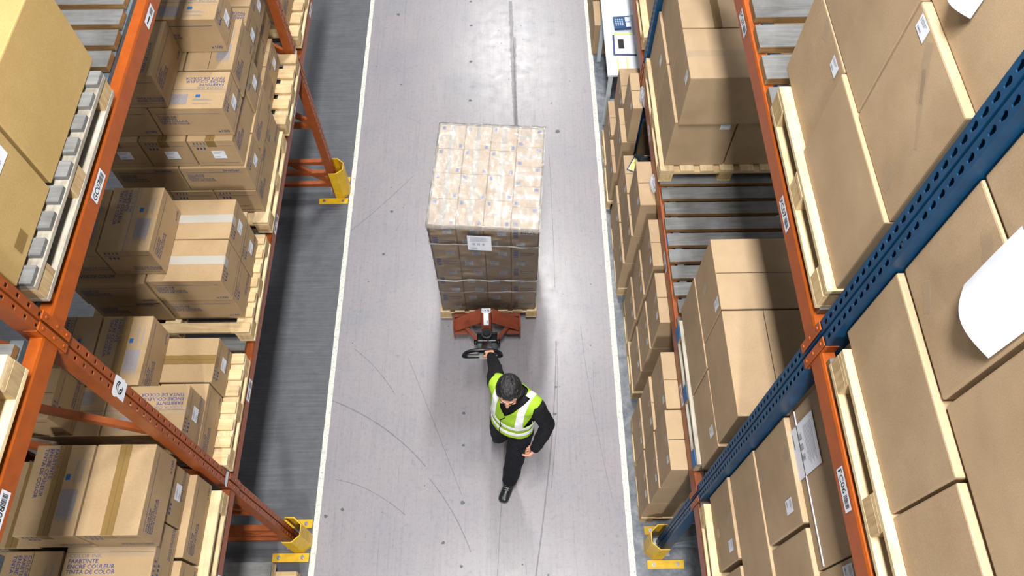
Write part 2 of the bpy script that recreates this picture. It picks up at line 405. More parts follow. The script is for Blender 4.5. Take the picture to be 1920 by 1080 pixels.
# ------------------------------------------------------------------ plain cartons
_cc = {}
def plain_carton(x0, x1, y0, y1, z0, z1, label, group, mat='kraft', seam=None, tape=None, sticks=(), name='carton', rot=0, tapes_side=()):
    lx, ly, h = x1-x0, y1-y0, z1-z0-.002
    bm = bmesh.new(); box(bm, -lx/2, lx/2, -ly/2, ly/2, 0, h, 0, .006, 2)
    T = Vector((0, 0, h+EPS)); X = Vector((1, 0, 0)); Y = Vector((0, 1, 0))
    if seam:
        a, p = seam                                        # ('x', world y) runs along x
        if a == 'x': rect(bm, T, X, Y, -lx/2+.004, lx/2-.004, p-(y0+y1)/2-.002, p-(y0+y1)/2+.002, 1)
        else: rect(bm, T, X, Y, p-(x0+x1)/2-.002, p-(x0+x1)/2+.002, -ly/2+.004, ly/2-.004, 1)
    me = bm_mesh(bm, 'carton_body')
    o = link(me, name, (M[mat], M['seam']), loc=((x0+x1)/2, (y0+y1)/2, z0+.001)); o.rotation_euler = (0, 0, rot)
    tag(o, label, 'carton', group)
    if tape:
        a, p, kind = tape
        t = bpy.data.objects.new('tape', tape_geo(0, .055, .07, h, M['tape_'+kind], (lx if a == 'x' else ly)/2)); COL.objects.link(t); t.parent = o
        t.location = (0, p-(y0+y1)/2, 0) if a == 'x' else (p-(x0+x1)/2, 0, 0)
        if a == 'y': t.rotation_euler = (0, 0, PI/2)
        t['label'] = 'brown tape' if kind == 'brown' else 'clear packing tape'
    for s in sticks:
        face, a, z, key = s[:4]; roll = s[4] if len(s) > 4 else 0
        if face in ('-x', '+x'): loc = ((lx/2+.0015)*(1 if face == '+x' else -1), a-(y0+y1)/2, z-z0)
        else: loc = (a-(x0+x1)/2, (ly/2+.0015)*(1 if face == '+y' else -1), z-z0)
        sticker(o, ST[key], loc, face, label='white label', roll=roll)
    for (y, z, w, hh, ang) in tapes_side:                  # tape scraps on the aisle face (-x)
        bm = bmesh.new(); n = 8
        rows = [(bm.verts.new((0, -w/2+w*i/n, -hh/2+R.uniform(-.004, .004))), bm.verts.new((0, -w/2+w*i/n, hh/2+R.uniform(-.004, .004)))) for i in range(n+1)]
        for p, q in zip(rows, rows[1:]): bm.faces.new((p[0], q[0], q[1], p[1]))
        t = link(bm_mesh(bm, 'tape'), 'tape', (M['tape_clear'],), parent=o); t['label'] = 'clear tape scrap'
        t.matrix_local = Matrix.Translation((-lx/2-.0015, y-(y0+y1)/2, z-z0)) @ Matrix.Rotation(ang, 4, 'X')
    return o
# floor cartons along the aisle under the blue posts
zF = [.14, .585, 1.025, 1.465]
G = 'brown cartons stacked on the floor by the blue posts'
def floor_stack(y0, y1, ex, where, tiers=3, seamtop=None, deep=2, stick=True, xend=None):
    for t in range(tiers):
        xa = ex[t]
        for d in range(deep):
            a = xa+d*.56
            w = ('aisle side' if d == 0 else 'inner side')
            pos = 'top' if t == tiers-1 else TIER[t]
            sk = [('-x', y0+.09, zF[t+1]-.07, 'small'), ] if stick and d == 0 else []
            ts = [(y0+.22, zF[t+1]-.05, .10, .05, 1.4)] if stick and d == 0 else []
            plain_carton(a, xend or a+.55, y0, y1, zF[t], zF[t+1], f"brown floor carton, {pos} tier, {w}, {where}", G,
                         mat='kraft', seam=('x', (y0+y1)/2) if t == tiers-1 or True else None, sticks=sk, tapes_side=ts)
floor_stack(1.427, 1.838, (.992, 1.002, 1.012), 'stack next to the yellow guard')
floor_stack(1.848, 2.265, (.996, 1.008, 1.028), 'second stack from the yellow guard')
floor_stack(2.495, 2.905, (1.030, 1.040, 1.050), 'third stack from the yellow guard')
floor_stack(2.965, 3.380, (1.020, 1.035, 1.048), 'fourth stack from the yellow guard')
floor_stack(3.515, 3.940, (.968, .985, 1.002), 'fifth stack from the yellow guard')
floor_stack(3.950, 4.355, (.968, .987), 'low stack holding the black cloth', tiers=2)
floor_stack(4.500, 4.900, (.955, .985, 1.03), 'slim stack before the far blue post', xend=1.112, deep=1)
floor_stack(4.950, 5.390, (.968, 1.03), 'low stack against the desk', tiers=2)
for i, (a, b) in enumerate(((6.62, 7.00), (7.03, 7.40), (7.43, 7.66))):
    plain_carton(.93, 1.30, a, b, .0, .42, f"brown carton on the floor {('behind the near', 'beside the middle', 'towards the far')[i]} part of the white desk", 'cartons under the desk')

# lower level of the blue-posted rack
G1 = 'large cartons on the lower level of the blue-posted rack'
zN = [1.815, 2.295, 2.745]
plain_carton(1.140, 1.575, 3.625, 4.17, zN[0], zN[1], 'large carton with small label on its end, lower tier beside bare slats', G1, sticks=[('-y', 1.50, 2.24, 'ship')])
plain_carton(1.585, 2.10, 3.625, 4.17, zN[0], zN[1], 'large carton behind the end-labelled one, lower tier by the bare slats', G1)
plain_carton(1.140, 1.575, 4.18, 4.72, zN[0], zN[1], 'large carton, far half of the pallet, lower tier, by far blue post', G1, sticks=[('-x', 4.36, 2.14, 'tall')])
plain_carton(1.585, 2.10, 4.18, 4.72, zN[0], zN[1], 'large carton on the far half of the pallet, lower tier, inner side', G1)
plain_carton(1.158, 2.05, 3.60, 4.045, zN[1], zN[2], 'large carton with taped pale top and dark end face, upper tier by bare slats', G1, tape=('x', 3.82, 'clear'), sticks=[('-x', 3.69, 2.66, 'tall')])
plain_carton(1.158, 1.55, 4.055, 4.732, zN[1], zN[2], 'large carton with tape running lengthwise, upper tier towards the far post', G1, tape=('y', 1.40, 'brown'))
plain_carton(1.56, 2.05, 4.055, 4.732, zN[1], zN[2], 'large carton behind the lengthwise taped one, upper tier', G1)
for i, (a, b) in enumerate(((4.97, 5.6), (5.61, 6.2))):
    plain_carton(1.17, 1.9, a, b, 1.815, 2.5, f"large carton beyond the far blue post, {('near', 'far')[i]} half of its pallet", G1)
zM = [1.815, 2.26, 2.71]
plain_carton(1.125, 2.05, 1.80, 2.41, zM[0], zM[1], 'large carton, lower tier, far half of the load above blue-painted pallet', G1)
plain_carton(1.128, 2.05, 1.33, 1.79, zM[0], zM[1], 'large carton, lower tier, behind the near blue post', G1, sticks=[('-x', 1.45, 2.16, 'tall')])
plain_carton(1.130, 2.05, 1.955, 2.405, zM[1], zM[2], 'large carton with crosswise slit top and corner label, upper tier', G1, seam=('x', 2.18), sticks=[('-x', 2.02, 2.64, 'tall')], tapes_side=[(2.22, 2.45, .09, .05, 1.5)])
plain_carton(1.130, 2.05, 1.345, 1.945, zM[1], zM[2], 'large carton with lengthwise slit top, upper tier, behind the near blue post', G1, seam=('y', 1.355))
# near bay, lower level
zR = [1.815, 2.26, 2.737, 3.225, 3.70]
plain_carton(1.150, 2.05, .735, 1.16, zR[0], zR[1], 'carton with curling label and gap beside it, bottom tier, next to near blue post', G1, sticks=[('-x', .82, 2.15, 'tall')], tapes_side=[(.95, 2.17, .06, .05, 1.3), (.93, 1.92, .06, .05, 1.3)])
plain_carton(1.152, 2.05, .20, .70, zR[0], zR[1], 'carton at the bottom edge, bottom tier, past the gap', G1)
plain_carton(1.165, 2.05, .28, 1.16, zR[1], zR[2], 'long carton with unbroken side, second tier, next to near blue post', G1, rot=.0)
plain_carton(1.172, 2.05, .705, 1.155, zR[2], zR[3], 'carton with small white label and gap below, third tier, next to near blue post', G1, sticks=[('-x', .80, 3.10, 'tall')], tapes_side=[(1.02, 2.80, .07, .06, .6), (1.0, 3.17, .07, .05, 1.3)])
plain_carton(1.178, 2.05, .20, .685, zR[2], zR[3], 'carton at the bottom edge, third tier, past the gap', G1)
pl = plain_carton(1.195, 2.05, .515, 1.155, zR[3], zR[4], 'carton with strapped delivery note on its side, top tier below the FC06 label', G1)
plain_carton(1.197, 2.05, .03, .508, zR[3], 3.66, 'carton with small label at the bottom edge, top tier below the FC06 label', G1, sticks=[('-x', .46, 3.52, 'tall')])
note = sticker_mesh(.215, .31, 1)
sticker(pl, note, (-.43-.0025, .145, .12), '-x', name='delivery_note', label='white printed delivery note', roll=0)
bm = bmesh.new(); box(bm, -.4325, -.4295, -.315, .315, .075, .083, 0)
st_ = link(bm_mesh(bm), 'strap', (M['paper'],), parent=pl); st_['label'] = 'white plastic strap'

# upper level of the blue-posted rack
G2 = 'large cartons on the upper level of the blue-posted rack'
zU = [4.065, 4.485, 4.96, 5.43]
plain_carton(1.155, 1.95, 1.955, 2.385, zU[0], zU[1], 'large carton with square label at corner, lowest tier beside bare upper slats', G2, sticks=[('-x', 2.03, 4.43, 'ship')], tapes_side=[(2.20, 4.45, .08, .05, 1.2)])
plain_carton(1.142, 1.95, 1.33, 1.945, zU[0], zU[1], 'large carton with bright top edge, lowest tier, between square labels and blue post', G2)
plain_carton(1.157, 1.95, 1.765, 2.39, zU[1], zU[2], 'large blank carton, second tier beside bare upper slats', G2)
plain_carton(1.155, 1.95, 1.33, 1.755, zU[1], zU[2], 'large carton with loose tape streaks and square label, second tier', G2, sticks=[('-x', 1.685, 4.925, 'ship')], tapes_side=[(1.57, 4.87, .17, .045, .9), (1.50, 4.80, .22, .02, .75), (1.45, 4.55, .09, .05, 1.2)])
p3 = plain_carton(1.180, 1.95, 1.33, 2.38, zU[2], zU[3], 'large carton with white pouch near its lower edge, top tier', G2)
plain_carton(1.142, 1.95, .545, 1.16, zU[0], zU[1]-.012, 'large carton, lowest tier, ending at the dark gap nearest the FC06 label', G2)
plain_carton(1.145, 1.95, -.05, .535, zU[0], zU[1]-.02, 'large carton, lowest tier, next to the bottom edge of the view', G2)
pw = plain_carton(1.158, 1.95, .752, 1.16, zU[1], 4.93, 'large carton carrying the big curled white sheet', G2, tapes_side=[(1.03, 4.56, .09, .04, .4), (.98, 4.86, .12, .05, .4)])
plain_carton(1.162, 1.95, .15, .735, zU[1], 4.93, 'large carton past the wide dark gap, second tier near bottom corner', G2)
plain_carton(1.162, 1.95, .30, 1.16, 4.937, 5.40, 'large carton, top tier above the big white sheet', G2)
# big curled white sheet (real bent paper)
def curled_sheet(w, h, n=14, curl=.05):
    bm = bmesh.new(); g = []
    for i in range(n+1):
        row = []
        for j in range(n+1):
            u, v = i/n, j/n
            d = math.sin(PI*u)*(1-v)**2*.035+.004*math.sin(3*u+2*v)
            row.append(bm.verts.new((u*w-w/2, -.002-d, v*h-h/2)))
        g.append(row)
    for i in range(n):
        for j in range(n): bm.faces.new((g[i][j], g[i+1][j], g[i+1][j+1], g[i][j+1]))
    me = bm_mesh(bm, 'sheet', True); me.materials.append(M['paper']); return me
sticker(pw, curled_sheet(.205, .27), (-.396-.006, -.093, .395), '-x', name='paper_sheet', label='big blank white sheet, lower edge bulging out')
sticker(p3, curled_sheet(.13, .22), (-.385-.004, -.235, .225), '-x', name='paper_sheet', label='white pouch seen by its lower corner')

# mustard cartons on upper level of the orange-posted rack
G3 = 'large cartons on the upper level of the orange-posted rack'
plain_carton(-2.55, -1.757, 1.828, 2.47, 4.077, 4.527, 'large mustard carton beside the bare upper slats, above GC07', G3, mat='mustard', tape=('y', -1.98, 'brown'))
plain_carton(-2.55, -1.757, 1.375, 1.805, 4.077, 4.527, 'large mustard carton with side label, cut by the near orange post', G3, mat='mustard', tapes_side=())
o_ = bpy.data.objects[-1] if False else None
for o in list(COL.objects):
    if o.get('label', '').startswith('large mustard carton with side label'):
        sticker(o, sticker_mesh(.10, .10, 0, 7), (.3965+.002, .120, .315), '+x', label='white label')
        bm = bmesh.new(); rect(bm, (0, 0, 0), (0, 1, 0), (0, 0, 1), -.04, .04, -.025, .025, 0)
        t = link(bm_mesh(bm), 'tape', (M['tape_brown'],), parent=o, loc=(.3985, -.06, .06)); t['label'] = 'brown tape scrap'

# ------------------------------------------------------------------ pallets
def plank(x0, x1, y0, y1, z0, z1, mat, parent, name, bev=.002, jit=.002, label=None, emat=None):
    bm = bmesh.new()
    box(bm, x0+R.uniform(-jit, jit), x1+R.uniform(-jit, jit), y0, y1, z0, z1, 0, bev, 1)
    bm.normal_update()
    ax = 0 if (x1-x0) > (y1-y0) else 1
    if emat:
        for f in bm.faces:
            if abs(f.normal[ax]) > .8: f.material_index = 1
    me = bm_mesh(bm, name); o = link(me, name, (mat,)+((emat,) if emat else ()), parent=parent)
    if label: o['label'] = label
    return o
def pallet(x0, x1, y0, y1, zb, typ, label, group='wooden pallets carrying cartons', grey=0, nb=7, bluebl=False, gapless=False):
    r = empty('pallet', ((x0+x1)/2, (y0+y1)/2, zb)); tag(r, label, 'pallet', group)
    X0, X1, Y0, Y1 = x0-r.location.x, x1-r.location.x, y0-r.location.y, y1-r.location.y
    t1, t2, bl = .022, .022, .07
    z1, z2, z3, z4 = t1, t1+bl, t1+bl+t2, t1+bl+t2+t1
    wx, wy = (M['wood_x'], M['wood_y']) if not grey else (M['wgrey_x'], M['wgrey_y'])
    if typ == 'X':
        p = (Y1-Y0)/nb; w = p*.68
        for i in range(nb):
            a = Y0+i*(Y1-Y0-w)/(nb-1)
            m = M['wgrey_x'] if (grey == 2 and i % 2) else wx
            plank(X0, X1, a, a+w, z3, z4, m, r, 'deck_board')
        for k in (0, .5, 1):
            a = X0+k*(X1-X0-.1)
            plank(a, a+.1, Y0, Y1, z2, z3, wy, r, 'stringer_board')
            plank(a, a+.1, Y0, Y1, 0, z1, wy, r, 'bottom_board')
            for q in (0, .5, 1):
                b = Y0+q*(Y1-Y0-.12); plank(a+.002, a+.098, b, b+.12, z1, z2, M['wood_end'], r, 'block', jit=0)
    else:
        p = (X1-X0)/nb; w = p*.72
        for i in range(nb):
            a = X0+i*(X1-X0-w)/(nb-1); plank(a, a+w, Y0+R.uniform(-.003, .003), Y1, z3, z4, wy, r, 'deck_board', jit=0)
        for k in (0, .5, 1):
            b = Y0+k*(Y1-Y0-.12)
            plank(X0, X1, b, b+.12, z2, z3, wx, r, 'stringer_board')
            for q in (0, .5, 1):
                a = X0+q*(X1-X0-.1)
                o = plank(a+.0, a+.1, b, b+.12, z1, z2, M['wood_end'], r, 'block', jit=0)
                if bluebl:
                    plank(a-.003, a-.0005, b+.01, b+.11, z1-.01, z2+.015, M['blue_wood'], o, 'paint_patch', bev=0, jit=0, label='blue painted face')
        for q in (0, .5, 1):
            a = X0+q*(X1-X0-.1); plank(a, a+.1, Y0, Y1, 0, z1, wy, r, 'bottom_board', jit=0)
    return r
zs1, zs2 = 1.794, 3.938
pallet(-2.75, -1.712, .10, 1.21, zs1, 'Y', 'pallet with long pale edge board, lower level, ending at the near orange post')
pallet(-2.75, -1.712, 1.36, 2.085, zs1, 'X', 'worn pallet with alternating board ends, lower level, crossed by near orange post')
pallet(-2.75, -1.708, 2.235, 2.985, zs1, 'X', 'pale pallet under the load with whitish tape, lower level')
pallet(-2.75, -1.708, 3.085, 3.905, zs1, 'Y', 'pallet under the tall printed load, lower level')
pallet(-2.75, -1.700, 3.975, 4.70, zs1, 'X', 'pale pallet with gaps between boards showing, by the far orange post', nb=5)
pallet(-2.75, -1.715, 4.90, 5.9, zs1, 'X', 'pale pallet beyond the far orange post, lower level')
pallet(-2.80, -1.715, 1.39, 2.415, zs2, 'X', 'pallet with grey and cream board ends under mustard cartons, upper level', grey=2, nb=9)
pallet(-2.80, -1.715, .10, 1.115, zs2, 'Y', 'pale empty pallet on the upper level before the near orange post')
zr1, zr2 = 1.679, 3.928
pallet(1.110, 2.10, 3.575, 4.72, zr1, 'Y', 'pallet beside bare grey slats, lower level, blue-posted rack')
pallet(1.105, 2.10, 1.36, 2.335, zr1, 'Y', 'pallet with blue paint patches, lower level, blue-posted rack', bluebl=True, grey=1)
pallet(1.110, 2.10, .05, 1.125, zr1, 'Y', 'pale pallet on the lower level next to near blue post')
pallet(1.115, 2.10, 4.95, 6.2, zr1, 'Y', 'pallet beyond the far blue post, lower level')
pallet(1.110, 2.10, 1.325, 2.285, zr2, 'Y', 'pallet with splintered pale edge, upper level, beyond near blue post')
pallet(1.115, 2.10, .02, 1.098, zr2, 'Y', 'pale pallet beside the FC06 label, upper level')
pallet(1.000, 2.10, 1.42, 2.27, 0.0, 'Y', 'floor pallet next to the yellow guard, blue-posted rack')
pallet(1.020, 2.10, 2.48, 3.39, 0.0, 'Y', 'floor pallet in the middle of the carton row')
pallet(.975, 2.10, 3.51, 4.37, 0.0, 'Y', 'floor pallet under the black cloth stack')
pallet(.955, 2.10, 4.935, 5.40, 0.0, 'Y', 'floor pallet at the desk end of the carton row')
pallet(.945, 1.112, 4.49, 4.91, 0.0, 'Y', 'narrow floor pallet in front of the far blue post', nb=2)
pallet(-2.80, -1.70, .12, 1.05, 0.0, 'X', 'old floor pallet, lower of the pair by the near yellow guard', grey=0, nb=6)
pallet(-2.85, -1.86, .10, 1.10, .138, 'X', 'old floor pallet, upper of the pair by the near yellow guard', grey=1, nb=6)

# ------------------------------------------------------------------ timber slats across the racks
def slats(xa, xb, ys, zb, th, side, words, grp, w):
    NUM = 'first second third fourth fifth sixth seventh eighth ninth tenth eleventh twelfth thirteenth fourteenth fifteenth sixteenth seventeenth eighteenth nineteenth twentieth'.split()
    NUM += ['twenty-'+k for k in NUM[:9]]+['thirtieth']
    for i, y in enumerate(ys):
        bm = bmesh.new(); e = R.uniform(-.01, .01)
        fs = box(bm, xa+(e if side > 0 else 0), xb+(e if side < 0 else 0), y, y+w, zb, zb+th, 0, .002, 1)
        bm.normal_update()
        for f in bm.faces:
            if f.normal.y < -.8 or abs(f.normal.x) > .8: f.material_index = 1
        o = link(bm_mesh(bm, 'timber_slat'), 'timber_slat', (M['wgrey_x'], M['wbrown']))
        tag(o, f"grey timber slat, {NUM[i % 30]} {words}", 'slat', grp)
        if side < 0 and zb < 2.5 and i in (0+2, 4, 5, 9, 16) or (side > 0 and zb < 2.5 and i in (5, 12)):
            xe = xb+e if side < 0 else xa+e
            q = plank(xe-.0015, xe+.003, y+.01, y+w-.01, zb+.004, zb+th-.004, M['blue_wood'], o, 'paint_patch', bev=0, jit=0)
            q['label'] = 'blue painted end'
def yrow(a, b, p): 
    n = int((b-a)/p+1e-6); return [a+i*p for i in range(n+1)]
slats(-2.78, -1.765, yrow(1.36, 4.60, .135), 1.756, .036, -1, 'past the near post, lower level, orange-posted rack', 'slats on the lower orange level', .10)
slats(-2.78, -1.765, [1.11-.135*i for i in range(8)], 1.756, .036, -1, 'before the near post, lower level, orange-posted rack', 'slats on the lower orange level', .10)
slats(-2.78, -1.765, yrow(4.90, 5.9, .135), 1.756, .036, -1, 'beyond the far post, lower level, orange-posted rack', 'slats on the lower orange level', .10)
slats(-2.83, -1.80, yrow(2.57-.133*9, 4.60, .1335), 3.899, .037, -1, 'past the near post, upper level, orange-posted rack', 'slats on the upper orange level', .10)
slats(-2.83, -1.80, [1.12-.1335*i for i in range(8)], 3.899, .037, -1, 'before the near post, upper level, orange-posted rack', 'slats on the upper orange level', .10)
slats(1.135, 2.15, yrow(3.147-.137*13, 4.62, .137), 1.639, .038, 1, 'past the near post, lower level, blue-posted rack', 'slats on the lower blue level', .105)
slats(1.135, 2.15, [1.045-.19*i for i in range(6)], 1.639, .038, 1, 'before the near post, lower level, blue-posted rack', 'slats on the lower blue level', .14)
slats(1.135, 2.15, yrow(4.93, 6.1, .137), 1.639, .038, 1, 'beyond the far post, lower level, blue-posted rack', 'slats on the lower blue level', .105)
slats(1.130, 2.15, yrow(2.651-.19*7, 4.55, .19), 3.886, .040, 1, 'past the near post, upper level, blue-posted rack', 'slats on the upper blue level', .142)
slats(1.130, 2.15, [.985-.19*i for i in range(5)], 3.886, .040, 1, 'before the near post, upper level, blue-posted rack', 'slats on the upper blue level', .142)

# ------------------------------------------------------------------ rack frames, beams, guards
def post_mesh(w, d, z0, z1, pitch, hole, slot, mirror):
    """roll-formed upright: front at x=0 facing +x (mirror: -x), open at the back, real punched holes"""
    bm = bmesh.new(); g = .006; half = (w-2*g)/2
    nrow = int((z1-z0)/pitch)
    def strip(ya, yb, holes):
        ym = (ya+yb)/2
        for k in range(nrow):
            a, b = z0+k*pitch, z0+(k+1)*pitch; c = (a+b)/2
            out = [(ya, a), (ym, a), (yb, a), (yb, c), (yb, b), (ym, b), (ya, b), (ya, c)]
            if not holes: poly(bm, [(0, *out[i]) for i in (0, 2, 4, 6)]); continue
            inn = [(ym+px, c+pz) for px, pz in hole]
            O = [bm.verts.new((0, y, z)) for y, z in out]; I = [bm.verts.new((0, y, z)) for y, z in inn]
            for i in range(8): bm.faces.new((O[i], O[(i+1) % 8], I[(i+1) % 8], I[i]))
            J = [bm.verts.new((-.004, y, z)) for y, z in inn]
            for i in range(8): bm.faces.new((I[i], I[(i+1) % 8], J[(i+1) % 8], J[i]))
    strip(-w/2, -g, True); strip(g, w/2, True)
    for s in (-1, 1):
        poly(bm, [(0, s*g, z0), (0, s*g, z1), (-.012, s*.002, z1), (-.012, s*.002, z0)])
        poly(bm, [(0, s*w/2, z0), (0, s*w/2, z1), (-d, s*w/2, z1), (-d, s*w/2, z0)])
        poly(bm, [(-d, s*w/2, z0), (-d, s*w/2, z1), (-d, s*w*.3, z1), (-d, s*w*.3, z0)])
    if not slot: poly(bm, [(-.012, -.002, z0), (-.012, -.002, z1), (-.012, .002, z1), (-.012, .002, z0)])
    bmesh.ops.remove_doubles(bm, verts=bm.verts, dist=.0003)
    if mirror:
        for v in bm.verts: v.co.x *= -1
    bmesh.ops.recalc_face_normals(bm, faces=bm.faces)
    return bm_mesh(bm, 'post')
sq = .0085
HSQ = [(-sq, -sq*1.1), (0, -sq*1.1), (sq, -sq*1.1), (sq, 0), (sq, sq*1.1), (0, sq*1.1), (-sq, sq*1.1), (-sq, 0)]
HTD = [(-.0045, -.017), (0, -.019), (.0045, -.017), (.010, .004), (.008, .013), (0, .017), (-.008, .013), (-.010, .004)]
PO = post_mesh(.084, .07, 0, 5.9, .0725, HSQ, True, False)
PB = post_mesh(.100, .075, 0, 5.9, .0500, HTD, True, True)
PO.materials.append(M['orange_shaded']); PB.materials.append(M['blue'])
def frame(y, side, label):
    xf = -1.732 if side < 0 else 1.118; xb = xf+side*1.02
    r = empty('rack_upright', (xf, y, 0)); tag(r, label, 'rack frame')
    me = PO if side < 0 else PB
    p = bpy.data.objects.new('post', me); COL.objects.link(p); p.parent = r
    p = bpy.data.objects.new('post', me); COL.objects.link(p); p.parent = r; p.location = (side*1.02, 0, 0); p.rotation_euler = (0, 0, PI)
    bmat = M['orange_shaded'] if side < 0 else M['galv']
    hs = [.12, .95] if side > 0 else [.12, .30, .47, 1.0]
    for z in hs:
        bm = bmesh.new(); beam_between(bm, (side*.05, 0, z), (side*.97, 0, z), .042, .045)
        link(bm_mesh(bm), 'brace', (bmat,), parent=r)
    for z in ((.14, 1.02, 1.85, 2.68, 3.55, 4.4) if side < 0 else (.16, 1.0, 1.9, 2.75, 3.6, 4.5)):
        bm = bmesh.new(); beam_between(bm, (side*.05, .0, z), (side*.97, 0, z+.80), .03, .05)
        link(bm_mesh(bm), 'brace', (bmat,), parent=r)
    for xx in (0, side*1.02):
        bm = bmesh.new(); s = side if xx == 0 else -side
        box(bm, min(xx-s*.02, xx+s*.1), max(xx-s*.02, xx+s*.1), -.07, .07, 0.0005, .008)
        link(bm_mesh(bm), 'foot_plate', (M['steel'],), parent=r)
    return r
fo1 = frame(1.307, -1, 'orange upright frame nearest the camera, with taped white stickers')
fo2 = frame(4.765, -1, 'orange upright frame further up the aisle')
fb1 = frame(1.219, 1, 'blue upright frame nearest the camera, running to the top corner')
fb2 = frame(4.800, 1, 'blue upright frame further up the aisle beside the desk')
# stickers on the near orange post
def torn_sticker(yc, zc, w, h, art, parent, seed):
    rr = random.Random(seed); bm = bmesh.new(); n = 7
    L = [(-w/2+rr.uniform(-.006, .006), -h/2+h*i/n) for i in range(n+1)]; Rr = [(w/2+rr.uniform(-.006, .006), -h/2+h*i/n) for i in range(n+1)]
    for i in range(n): poly(bm, [(0.002, *L[i]), (0.002, *Rr[i]), (0.002, *Rr[i+1]), (0.002, *L[i+1])], 0)
    if art:
        seg = 16
        for (cy, cz, ra, rb, a0, a1, t) in ((.0, .012, .026, .022, -.5, 2.4, .006), (.0, -.004, .028, .024, .2, 5.2, .006), (-.01, -.02, .012, .02, 0, 3.0, .008)):
            for i in range(seg):
                p = a0+(a1-a0)*i/seg; q = a0+(a1-a0)*(i+1)/seg
                poly(bm, [(0.0026, cy+ra*math.cos(p), cz+rb*math.sin(p)), (0.0026, cy+(ra-t)*math.cos(p), cz+(rb-t)*math.sin(p)),
                          (0.0026, cy+(ra-t)*math.cos(q), cz+(rb-t)*math.sin(q)), (0.0026, cy+ra*math.cos(q), cz+rb*math.sin(q))], 1)
    o = link(bm_mesh(bm), 'sticker', (M['paper'], M['black_ink']), parent=parent, loc=(0, yc, zc)); o['label'] = 'torn white sticker' + (' with black drawing' if art else '')
torn_sticker(0, 3.285, .088, .115, True, fo1, 3)
torn_sticker(0, 1.835, .088, .045, False, fo1, 4)
torn_sticker(0, 1.87, .08, .04, False, fo2, 5)

def rack_beam(y0, y1, side, z0, z1, mat, label, front=True, tags=(), rail=True, step=.0):
    xf = (-1.727 if side < 0 else 1.116) if front else (-2.74 if side < 0 else 2.13)
    s = side if front else -side
    r = empty('rack_crossbar', (xf, (y0+y1)/2, z0)); tag(r, label, 'rack beam')
    L = (y1-y0)/2; h = z1-z0
    bm = bmesh.new()
    # box section with a rolled step along the top (profile extruded along y)
    pr = [(0, 0), (0, h-.012), (s*.004, h), (s*.05, h), (s*.05, 0)]
    A = [bm.verts.new((x, -L, z)) for x, z in pr]; B = [bm.verts.new((x, L, z)) for x, z in pr]
    for i in range(5): bm.faces.new((A[i], A[(i+1) % 5], B[(i+1) % 5], B[i]))
    bm.faces.new(A); bm.faces.new(B[::-1]); bmesh.ops.recalc_face_normals(bm, faces=bm.faces)
    link(bm_mesh(bm), 'beam_body', (mat,), parent=r)
    for e in (-1, 1):
        bm = bmesh.new(); c = e*(L+.0215)
        x0_, x1_ = sorted((-s*.006, -s*.001)) 
        box(bm, x0_, x1_, c-.0175, c+.0175, -.05, h+.055, 0, .001)
        a, b = sorted((0, s*.05)); box(bm, a, b, e*(L+.0005) if e > 0 else -L-.004, (L+.004) if e > 0 else -L-.0005, -.045, h+.05, 0)
        cp = link(bm_mesh(bm), 'end_connector', (mat,), parent=r)
        for zz in (-.02, h*.5, h+.03):
            bm = bmesh.new(); cyl(bm, (-s*.006, c, zz), (-s*.010, c, zz), .007, .006, 8); link(bm_mesh(bm), 'rivet', (mat,), parent=cp)
    if rail and front:
        bm = bmesh.new(); a, b = sorted((s*.07, s*.12)); box(bm, a, b, -L+.01, L-.01, h-.03, h-.002)
        link(bm_mesh(bm), 'support_rail', (M['galv'],), parent=r)
    for (yc, w, hh, txt) in tags:
        bm = bmesh.new(); X = Vector((0, -s, 0)); Z = Vector((0, 0, 1)); O = Vector((-s*.0012, yc-(y0+y1)/2, h*.5)); O2 = O+Vector((-s*.0006, 0, 0))
        rect(bm, O, X, Z, -w/2, w/2, -hh/2, hh/2, 0)
        if txt:
            put_text(bm, txt, O2-X*w*.47-Z*hh*.27, X, Z, hh*.80, 1, w/.15*.88)
            barcode(bm, O2+X*w*.14-Z*hh*.28, X, Z, w*.3, hh*.56, 1, 5, 12)
        else:
            barcode(bm, O2+X*w*.1-Z*hh*.25, X, Z, w*.3, hh*.5, 1, 8, 12); rect(bm, O2, X, Z, -w*.4, 0, -hh*.1, hh*.1, 1)
        o = link(bm_mesh(bm), 'location_label', (M['paper'], M['black_ink']), parent=r)
        o['label'] = f"white barcode label reading {txt}" if txt else 'white barcode label'
    return r
OL, OU = M['orange_shaded'], M['orange']
a1, a2, a3 = 1.307, 4.765, 8.2
h_ = .045
rack_beam(a1+h_, a2-h_, -1, 1.664, 1.754, OL, 'shade-darkened orange front beam, lower level, between the two orange posts', tags=[(3.22, .16, .06, ''), (1.92, .15, .06, ''), (4.33, .15, .05, '')])
rack_beam(a1+h_, a2-h_, -1, 3.797, 3.897, OU, 'bright orange front beam labelled GC07, upper level', tags=[(1.985, .15, .055, 'GC07'), (2.99, .13, .05, '')])
rack_beam(-.9, a1-h_, -1, 1.664, 1.754, OL, 'shade-darkened orange front beam, lower level, before the near orange post', tags=[(.70, .15, .05, '')])
rack_beam(-.9, a1-h_, -1, 3.797, 3.897, OU, 'bright orange front beam, upper level, before the near orange post', tags=[(.635, .15, .055, 'GC06')])
rack_beam(a2+h_, 7.5, -1, 1.664, 1.754, OL, 'shade-darkened orange front beam, lower level, beyond the far orange post', tags=[(5.45, .15, .05, '')])
for (p, q, w) in ((a1+h_, a2-h_, 'between the posts'), (-.9, a1-h_, 'before the near post'), (a2+h_, 7.5, 'beyond the far post')):
    rack_beam(p, q, -1, 1.664, 1.754, OL, f'rear lower beam of the orange-posted rack, {w}', front=False)
    if q < 7: rack_beam(p, q, -1, 3.797, 3.897, OU, f'rear upper beam of the orange-posted rack, {w}', front=False)
